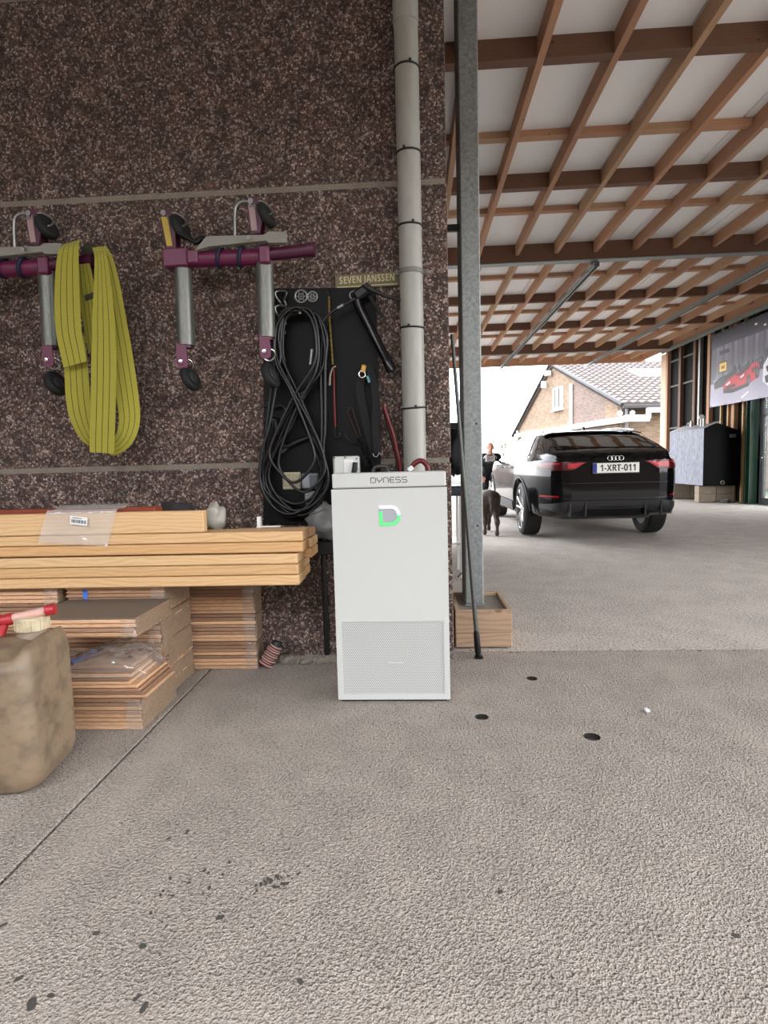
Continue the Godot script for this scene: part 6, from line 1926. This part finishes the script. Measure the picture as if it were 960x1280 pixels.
	for q in [[388, 603, .085, .078, "grey weatherproof socket with a flap, just right of the ivory wall socket"], [392, 625, .088, .070, "grey weatherproof twin socket below the first grey socket, behind the hose"], [394, 641, .055, .045, "small grey junction box lowest on the board, above the grey bag"]]:
		var w := thing("grey_socket", q[4], "socket", bv(q[0], q[1], -2.835))
		put(B.new().box(Vector3.ZERO, Vector3(q[2], q[3], .045), .006), "body", gs, w)
		put(B.new().box(Vector3(-q[2] * .23, -.002, .024), Vector3(q[2] * .42, q[3] * .8, .010), .003), "flap", mat("flap_grey", Color(.58, .60, .62), .3), w)
		put(B.new().box(Vector3(q[2] * .23, -.002, .024), Vector3(q[2] * .42, q[3] * .8, .010), .003), "flap", mat("flap_dark", Color(.36, .37, .39), .3), w)
	var wl := thing("wire_loop", "thin wire loops hanging out over the left edge of the tool board", "wire", Vector3(-0.744, 1.278, -2.83))
	put(B.new().tube(spl([Vector3(-0.702, 1.308, -2.83), Vector3(-0.742, 1.317, -2.83), Vector3(-0.791, 1.303, -2.83), Vector3(-0.817, 1.276, -2.83), Vector3(-0.806, 1.248, -2.83), Vector3(-0.77, 1.239, -2.83), Vector3(-0.729, 1.254, -2.83), Vector3(-0.684, 1.268, -2.83), Vector3(-0.656, 1.248, -2.83), Vector3(-0.639, 1.287, -2.83), Vector3(-0.661, 1.323, -2.83)], 5), .0025, 6).mv(-wl.position), "wire", mat("wire_grey", Color(.16, .15, .14), .5), wl)
	put(B.new().tube(spl([Vector3(-0.727, 1.332, -2.82), Vector3(-0.7, 1.307, -2.82), Vector3(-0.651, 1.314, -2.82), Vector3(-0.632, 1.29, -2.82), Vector3(-0.653, 1.259, -2.82), Vector3(-0.685, 1.264, -2.82)], 5), .006, 6).mv(-wl.position), "cable", mats.hose_rubber, wl)
	# shears and dark tools behind the hose
	var dk := thing("pruning_shears", "worn black hand tool with grey jaws hanging behind the lower hose coil", "tool", Vector3(-0.693, 1.167, -2.85))
	put(B.new().tube(spl([Vector3(-0.689, 1.245, -2.83), Vector3(-0.676, 1.165, -2.83), Vector3(-0.646, 1.113, -2.83), Vector3(-0.58, 1.135, -2.83), Vector3(-0.515, 1.157, -2.83)], 5), [.012, .013, .014, .015, .015, .014, .013, .013, .013, .013, .013, .013, .013, .013, .013, .013, .013, .012, .012, .012, .012], 8).mv(-dk.position), "handle", mats.black_plastic, dk)
	put(B.new().tube(PackedVector3Array([Vector3(-0.702, 1.25, -2.835), Vector3(-0.684, 1.186, -2.835), Vector3(-0.678, 1.138, -2.835)]), [.008, .012, .005], 8).mv(-dk.position), "jaw", mat("jaw_grey", Color(.34, .34, .33), .4, .6), dk)
	put(B.new().tube(PackedVector3Array([Vector3(-0.622, 1.12, -2.835), Vector3(-0.665, 1.081, -2.835)]), [.012, .008], 8).mv(-dk.position), "jaw", mats.jaw_grey, dk)

func bv(px: float, py: float, z: float) -> Vector3:  # metres on the wall for things drawn on the tool board
	return Vector3(-.452 + (px - 402.0) * .003985 + (500.0 - py) * .000138, 1.336 + (500.0 - py) * .00390 - (px - 402.0) * .00013, z)

func build_small() -> void:
	# black conduit up the wall left of the cabinet
	var c := thing("conduit", "thin black conduit standing against the pebbled wall left of the white cabinet", "conduit", Vector3(-0.472, 0.038, -2.845))
	put(B.new().tube(PackedVector3Array([Vector3(-0.472, 0.038, -2.845), Vector3(-0.473, 0.366, -2.845), Vector3(-0.474, 0.68, -2.845)]), .0145, 12).mv(-c.position), "tube", mats.hose_rubber, c)
	# grey plastic bag hanging at the foot of the board
	var b := thing("grey_bag", "grey plastic bag sagging between timber pile and white cabinet, below the tool board", "bag", Vector3(-0.457, 0.74, -2.78))
	put(B.new().loft(blob_rings(Vector3(.01, -.01, 0), Vector3(.085, .085, .05), 31, 24, 16), true), "bag", mat("bag_plastic", Color(.42, .42, .41), .4), b)
	var sh := thing("dark_shelf", "short black shelf end between the timber pile and the white cabinet", "shelf", Vector3(-0.465, 0.605, -2.8))
	put(B.new().box(Vector3(.0, 0, 0), Vector3(.14, .065, .10), .004), "shelf", mats.black_plastic, sh)
	# rolled red and white striped cloth by the right-hand stack
	var r := thing("striped_roll", "rolled red and white striped cloth standing on the floor right of the flooring stack", "roll", Vector3(-0.748, -0.001, -2.77))
	var st := B.new()
	var sr := B.new()
	var a0 := Vector3(-.030, .012, 0)
	var a1 := Vector3(.025, .105, -.02)
	for k in 18:
		var p := a0.lerp(a1, k / 18.0)
		var q := a0.lerp(a1, (k + 1.0) / 18.0)
		(sr if k % 2 == 0 else st).cyl(p, q, .036 + .004 * sin(k * 1.7), -1, 18)
	put(sr, "red_stripes", mat("stripe_red", Color(.42, .10, .13), .9), r)
	put(st, "white_stripes", mat("stripe_white", Color(.66, .60, .56), .9), r)
	put(B.new().cyl(a1, a1 + Vector3(.006, .022, -.004), .030, .026, 16), "core", mats.black_plastic, r)
	# trolley and jacket behind the end of the wall
	var t := thing("trolley", "white framed trolley with a blue-grey tray, glimpsed between the wall end and the post", "trolley", Vector3(.37, 0, -5.1))
	var wf := mat("frame_white", Color(.75, .75, .73), .4)
	for q in [[-.14, -.2], [.02, -.2], [-.14, .2], [.02, .2]]:
		put(B.new().box(Vector3(q[0], .36, q[1]), Vector3(.025, .72, .025), .003), "leg", wf, t)
	put(B.new().box(Vector3(-.06, .30, 0), Vector3(.16, .02, .4), .003), "lower_tray", wf, t)
	put(B.new().box(Vector3(-.055, .76, 0), Vector3(.20, .085, .46), .015), "tray", mat("tray_blue", Color(.16, .18, .23), .4), t)
	put(B.new().tube(spl([Vector3(.03, .28, .2), Vector3(.07, .2, .26), Vector3(.05, .1, .24), Vector3(-.02, .02, .26)], 6), .006, 6), "cable", mats.hose_rubber, t)
	var j := thing("black_jacket", "black jacket heaped on the trolley tray behind the end of the wall", "jacket", Vector3(.33, .90, -5.1))
	put(B.new().loft(blob_rings(Vector3(0, .19, 0), Vector3(.115, .20, .14), 51, 24, 18), true), "cloth", mat("jacket_black", Color(.020, .020, .028), .85), j)
	# a pale chip of plaster on the floor
	var ch := thing("plaster_chip", "small white chip lying on the concrete floor right of the drilled holes", "chip", Vector3(0.903, 0.001, -2.24))
	ch.position.y = 0
	put(B.new().loft(blob_rings(Vector3(0, .008, 0), Vector3(.010, .008, .016), 8, 10, 6), true), "chip", mats.white_paint, ch)

# ------------------------------------------------------------------ living figures: bones with radii, joined by a smooth minimum and meshed as surface nets
func nets(b: B, bones: Array, cell: float, k: float) -> B:
	var lo := Vector3.INF
	var hi := -Vector3.INF
	for q in bones:
		var rr: float = maxf(q[2], q[3]) + 3.0 * k + cell * 2.0
		lo = lo.min(q[0] - Vector3.ONE * rr).min(q[1] - Vector3.ONE * rr)
		hi = hi.max(q[0] + Vector3.ONE * rr).max(q[1] + Vector3.ONE * rr)
	var n := Vector3i(((hi - lo) / cell).ceil()) + Vector3i.ONE
	var f := PackedFloat32Array()
	f.resize(n.x * n.y * n.z)
	f.fill(0.0)
	for q in bones:
		var a: Vector3 = q[0]
		var c: Vector3 = q[1]
		var mr: float = maxf(q[2], q[3]) + 3.0 * k + cell
		var l := Vector3i(((a.min(c) - Vector3.ONE * mr - lo) / cell).floor()).clamp(Vector3i.ZERO, n - Vector3i.ONE)
		var h := Vector3i(((a.max(c) + Vector3.ONE * mr - lo) / cell).ceil()).clamp(Vector3i.ZERO, n - Vector3i.ONE)
		var d := c - a
		var dd := maxf(d.length_squared(), 1e-9)
		for z in range(l.z, h.z + 1):
			for y in range(l.y, h.y + 1):
				for x in range(l.x, h.x + 1):
					var p := lo + Vector3(x, y, z) * cell
					var t := clampf((p - a).dot(d) / dd, 0.0, 1.0)
					var s: float = (p - a - d * t).length() - lerpf(q[2], q[3], t)
					if s < 3.0 * k + cell: f[(z * n.y + y) * n.x + x] += exp(-s / k)
	var vert := {}
	var off := [Vector3i(0, 0, 0), Vector3i(1, 0, 0), Vector3i(0, 1, 0), Vector3i(1, 1, 0), Vector3i(0, 0, 1), Vector3i(1, 0, 1), Vector3i(0, 1, 1), Vector3i(1, 1, 1)]
	var ed := [[0, 1], [2, 3], [4, 5], [6, 7], [0, 2], [1, 3], [4, 6], [5, 7], [0, 4], [1, 5], [2, 6], [3, 7]]
	var at := func(x: int, y: int, z: int) -> float: return f[(z * n.y + y) * n.x + x] - 1.0
	var nxy := n.x * n.y
	for z in n.z - 1:
		for y in n.y - 1:
			for x in n.x - 1:
				var i := z * nxy + y * n.x + x
				var c0 := f[i] > 1.0
				if (f[i + 1] > 1.0) == c0 and (f[i + n.x] > 1.0) == c0 and (f[i + n.x + 1] > 1.0) == c0 and (f[i + nxy] > 1.0) == c0 and (f[i + nxy + 1] > 1.0) == c0 and (f[i + nxy + n.x] > 1.0) == c0 and (f[i + nxy + n.x + 1] > 1.0) == c0: continue
				var s := Vector3.ZERO
				var m := 0
				for e in ed:
					var o0: Vector3i = off[e[0]]
					var o1: Vector3i = off[e[1]]
					var v0: float = at.call(x + o0.x, y + o0.y, z + o0.z)
					var v1: float = at.call(x + o1.x, y + o1.y, z + o1.z)
					if (v0 > 0.0) != (v1 > 0.0):
						var g0 := log(maxf(v0 + 1.0, 1e-6))
						var g1 := log(maxf(v1 + 1.0, 1e-6))
						s += Vector3(o0).lerp(Vector3(o1), clampf(g0 / (g0 - g1), 0, 1))
						m += 1
				vert[i] = lo + (Vector3(x, y, z) + s / m) * cell
	var st := [1, n.x, nxy]
	for i in vert:
		for ax in 3:
			var s0 := f[i] > 1.0
			if i + st[ax] >= f.size() or (f[i + st[ax]] > 1.0) == s0: continue
			var u1: int = st[(ax + 1) % 3]
			var u2: int = st[(ax + 2) % 3]
			if not (vert.has(i - u1) and vert.has(i - u2) and vert.has(i - u1 - u2)): continue
			if s0: b.q(vert[i], vert[i - u1], vert[i - u1 - u2], vert[i - u2], Vector2(), Vector2(), Vector2(), Vector2(), b.gid)
			else: b.q(vert[i], vert[i - u2], vert[i - u1 - u2], vert[i - u1], Vector2(), Vector2(), Vector2(), Vector2(), b.gid)
	b.fin()
	return b

func build_dog() -> void:
	var t := thing("dog", "short-haired brown dog seen from behind, walking away beside the car's left flank", "dog", Vector3(.995, 0, -7.86), .06)
	var bones := [
		[Vector3(0, .515, .17), Vector3(0, .505, -.05), .098, .098], [Vector3(0, .50, -.02), Vector3(0, .455, -.30), .098, .122], [Vector3(0, .40, -.12), Vector3(0, .38, -.30), .07, .09],
		[Vector3(0, .50, -.36), Vector3(0, .53, -.54), .085, .058], [Vector3(0, .525, -.56), Vector3(0, .49, -.63), .066, .058], [Vector3(0, .475, -.65), Vector3(0, .44, -.745), .042, .030],
		[Vector3(0, .555, .25), Vector3(.004, .49, .295), .030, .024], [Vector3(.004, .49, .295), Vector3(.0, .38, .300), .022, .017], [Vector3(.0, .38, .300), Vector3(-.006, .27, .285), .016, .009]]
	for s in [-1.0, 1.0]:
		var g := -.09 if s < 0 else .06   # the left hind leg is a step ahead
		bones.append_array([
			[Vector3(.055 * s, .505, .19), Vector3(.070 * s, .35, .13 + g * .4), .082, .060], [Vector3(.070 * s, .35, .13 + g * .4), Vector3(.066 * s, .19, .25 + g), .052, .027],
			[Vector3(.066 * s, .19, .25 + g), Vector3(.068 * s, .05, .225 + g), .024, .019], [Vector3(.068 * s, .026, .215 + g), Vector3(.068 * s, .020, .165 + g), .024, .021],
			[Vector3(.075 * s, .44, -.30), Vector3(.080 * s, .29, -.25 - g * .5), .062, .042], [Vector3(.080 * s, .29, -.25 - g * .5), Vector3(.076 * s, .14, -.28 - g), .034, .024],
			[Vector3(.076 * s, .14, -.28 - g), Vector3(.075 * s, .04, -.285 - g), .022, .019], [Vector3(.075 * s, .024, -.29 - g), Vector3(.075 * s, .019, -.335 - g), .023, .020]])
	var coat := mat("dog_coat", Color(.27, .215, .18), .7)
	coat.albedo_texture = tex.grime
	tri(coat, Vector3.ONE * 2.0, false)
	coat.rim_enabled = true; coat.rim = .3
	put(nets(B.new(), bones, .013, .018), "body", coat, t)
	for s in [-1.0, 1.0]:
		put(B.new().ell(Vector3(.062 * s, .495, -.585), Vector3(.014, .052, .036), Basis(Vector3(0, 0, 1), .25 * s), 12, 8), "ear", mat("dog_ear", Color(.16, .12, .10), .7), t)
		put(B.new().ell(Vector3(.036 * s, .515, -.672), Vector3(.009, .009, .006), Basis(), 8, 6), "eye", mats.black_plastic, t)
	put(B.new().ell(Vector3(0, .447, -.776), Vector3(.017, .013, .012), Basis(), 10, 6), "nose", mats.black_plastic, t)
	put(B.new().torus(Vector3(0, .522, -.50), Vector3(0, .15, -1), .069, .009, 22, 6), "collar", mats.black_plastic, t)

func build_person() -> void:
	var t := thing("person", "person in a black sweater and dark trousers, stooping at the front of the car", "person", Vector3(1.70, 0, -13.05))
	var skin := mat("skin", Color(.78, .55, .47), .55)
	skin.subsurf_scatter_enabled = true
	skin.subsurf_scatter_strength = .2
	var cloth := mat("sweater_black", Color(.028, .028, .033), .9)
	var trou := mat("trousers_dark", Color(.035, .035, .045), .9)
	# joints: stooping, knees bent, both hands low in front
	var pel := Vector3(0, .73, -.14)
	var chest := Vector3(0, 1.02, .02)
	var neck := Vector3(0, 1.165, .09)
	var head := Vector3(.0, 1.29, .135)
	var torso := [[pel, Vector3(0, .86, -.08), .135, .125], [Vector3(0, .86, -.08), chest, .125, .140], [Vector3(-.13, 1.085, .045), Vector3(.13, 1.085, .045), .068, .068], [Vector3(-.07, .98, .04), Vector3(.07, .98, .04), .115, .115]]
	var arms: Array = []
	var fore: Array = []
	var legs: Array = []
	var hands: Array = []
	for s in [-1.0, 1.0]:
		var sh := Vector3(.185 * s, 1.085, .045)
		var el := Vector3(.255 * s, .85, .06)
		var wr := Vector3(.180 * s, .665, .21)
		arms.append([sh, el, .057, .044])
		fore.append([el, wr, .044, .030])
		var hp := Vector3(.085 * s, .72, -.14)
		var kn := Vector3(.115 * s, .44, .10)
		var an := Vector3(.115 * s, .085, -.06)
		legs.append_array([[hp, kn, .092, .062], [kn, an, .060, .040]])
		# hand: palm, four fingers of unequal length bent at the knuckles, thumb leaving the side
		var dn := Vector3(.02 * s, -.92, .38).normalized()
		var ac := Vector3(0, .38, .92).normalized().cross(dn).normalized()
		var pm: Vector3 = wr + dn * .085
		hands.append([wr, pm, .026, .030])
		hands.append([pm - ac * .022, pm + ac * .022, .020, .020])
		for i in 4:
			var r0: Vector3 = pm + ac * (-.030 + .020 * i) + dn * .012
			var L: float = [.060, .072, .067, .052][i]
			var b0 := dn.rotated(ac, .25)
			var b1 := dn.rotated(ac, .75)
			hands.append([r0, r0 + b0 * L * .5, .0100, .0090])
			hands.append([r0 + b0 * L * .5, r0 + b0 * L * .5 + b1 * L * .5, .0090, .0075])
		var th: Vector3 = wr + dn * .03 - ac * .022 * s
		hands.append([th, th + (dn - ac * s * .9).normalized() * .040, .0120, .0100])
		hands.append([th + (dn - ac * s * .9).normalized() * .040, th + (dn - ac * s * .9).normalized() * .040 + dn * .030, .0100, .0085])
	var b := B.new()
	var nk := [[neck - Vector3(0, .05, .03), neck + Vector3(0, .05, .02), .056, .054]]
	nets(b, torso + arms + fore + legs + nk, .022, .018)
	# head with brow, nose, jaw and ears on a finer grid
	nets(b, [[head + Vector3(0, .035, -.02), head + Vector3(0, .025, .0), .080, .082], [head + Vector3(0, -.03, .02), head + Vector3(0, -.075, .042), .062, .043], [head + Vector3(0, .012, .080), head + Vector3(0, -.022, .098), .010, .015],
		[head + Vector3(-.034, .020, .066), head + Vector3(.034, .020, .066), .016, .016], [head + Vector3(-.022, -.052, .070), head + Vector3(.022, -.052, .070), .010, .010],
		[head + Vector3(-.083, .012, -.005), head + Vector3(-.080, -.025, .004), .016, .012], [head + Vector3(.083, .012, -.005), head + Vector3(.080, -.025, .004), .016, .012], [head + Vector3(0, -.06, .0), neck, .055, .055]], .009, .008)
	nets(b, hands, .005, .003)
	put(b, "body", skin, t)
	for s in [-1.0, 1.0]:
		put(B.new().ell(head + Vector3(.032 * s, .002, .077), Vector3(.013, .007, .006), Basis(), 10, 6), "eye", mat("eye_dark", Color(.10, .07, .06), .2), t)
		put(B.new().ell(Vector3(.12 * s, .045, .0), Vector3(.048, .045, .125), Basis(), 14, 10), "shoe", mats.black_plastic, t)
	put(B.new().ell(head + Vector3(0, -.050, .083), Vector3(.024, .006, .006), Basis(), 10, 6), "mouth", mat("lips", Color(.55, .28, .26), .5), t)
	var grow := func(a: Array, d: float) -> Array:
		var o: Array = []
		for q in a: o.append([q[0], q[1], q[2] + d, q[3] + d])
		return o
	put(nets(B.new(), grow.call(torso + arms + fore, .014), .022, .018), "sweater", cloth, t)
	put(nets(B.new(), grow.call(legs + [[pel, pel + Vector3(0, .03, 0), .135, .13]], .014), .022, .018), "trousers", trou, t)
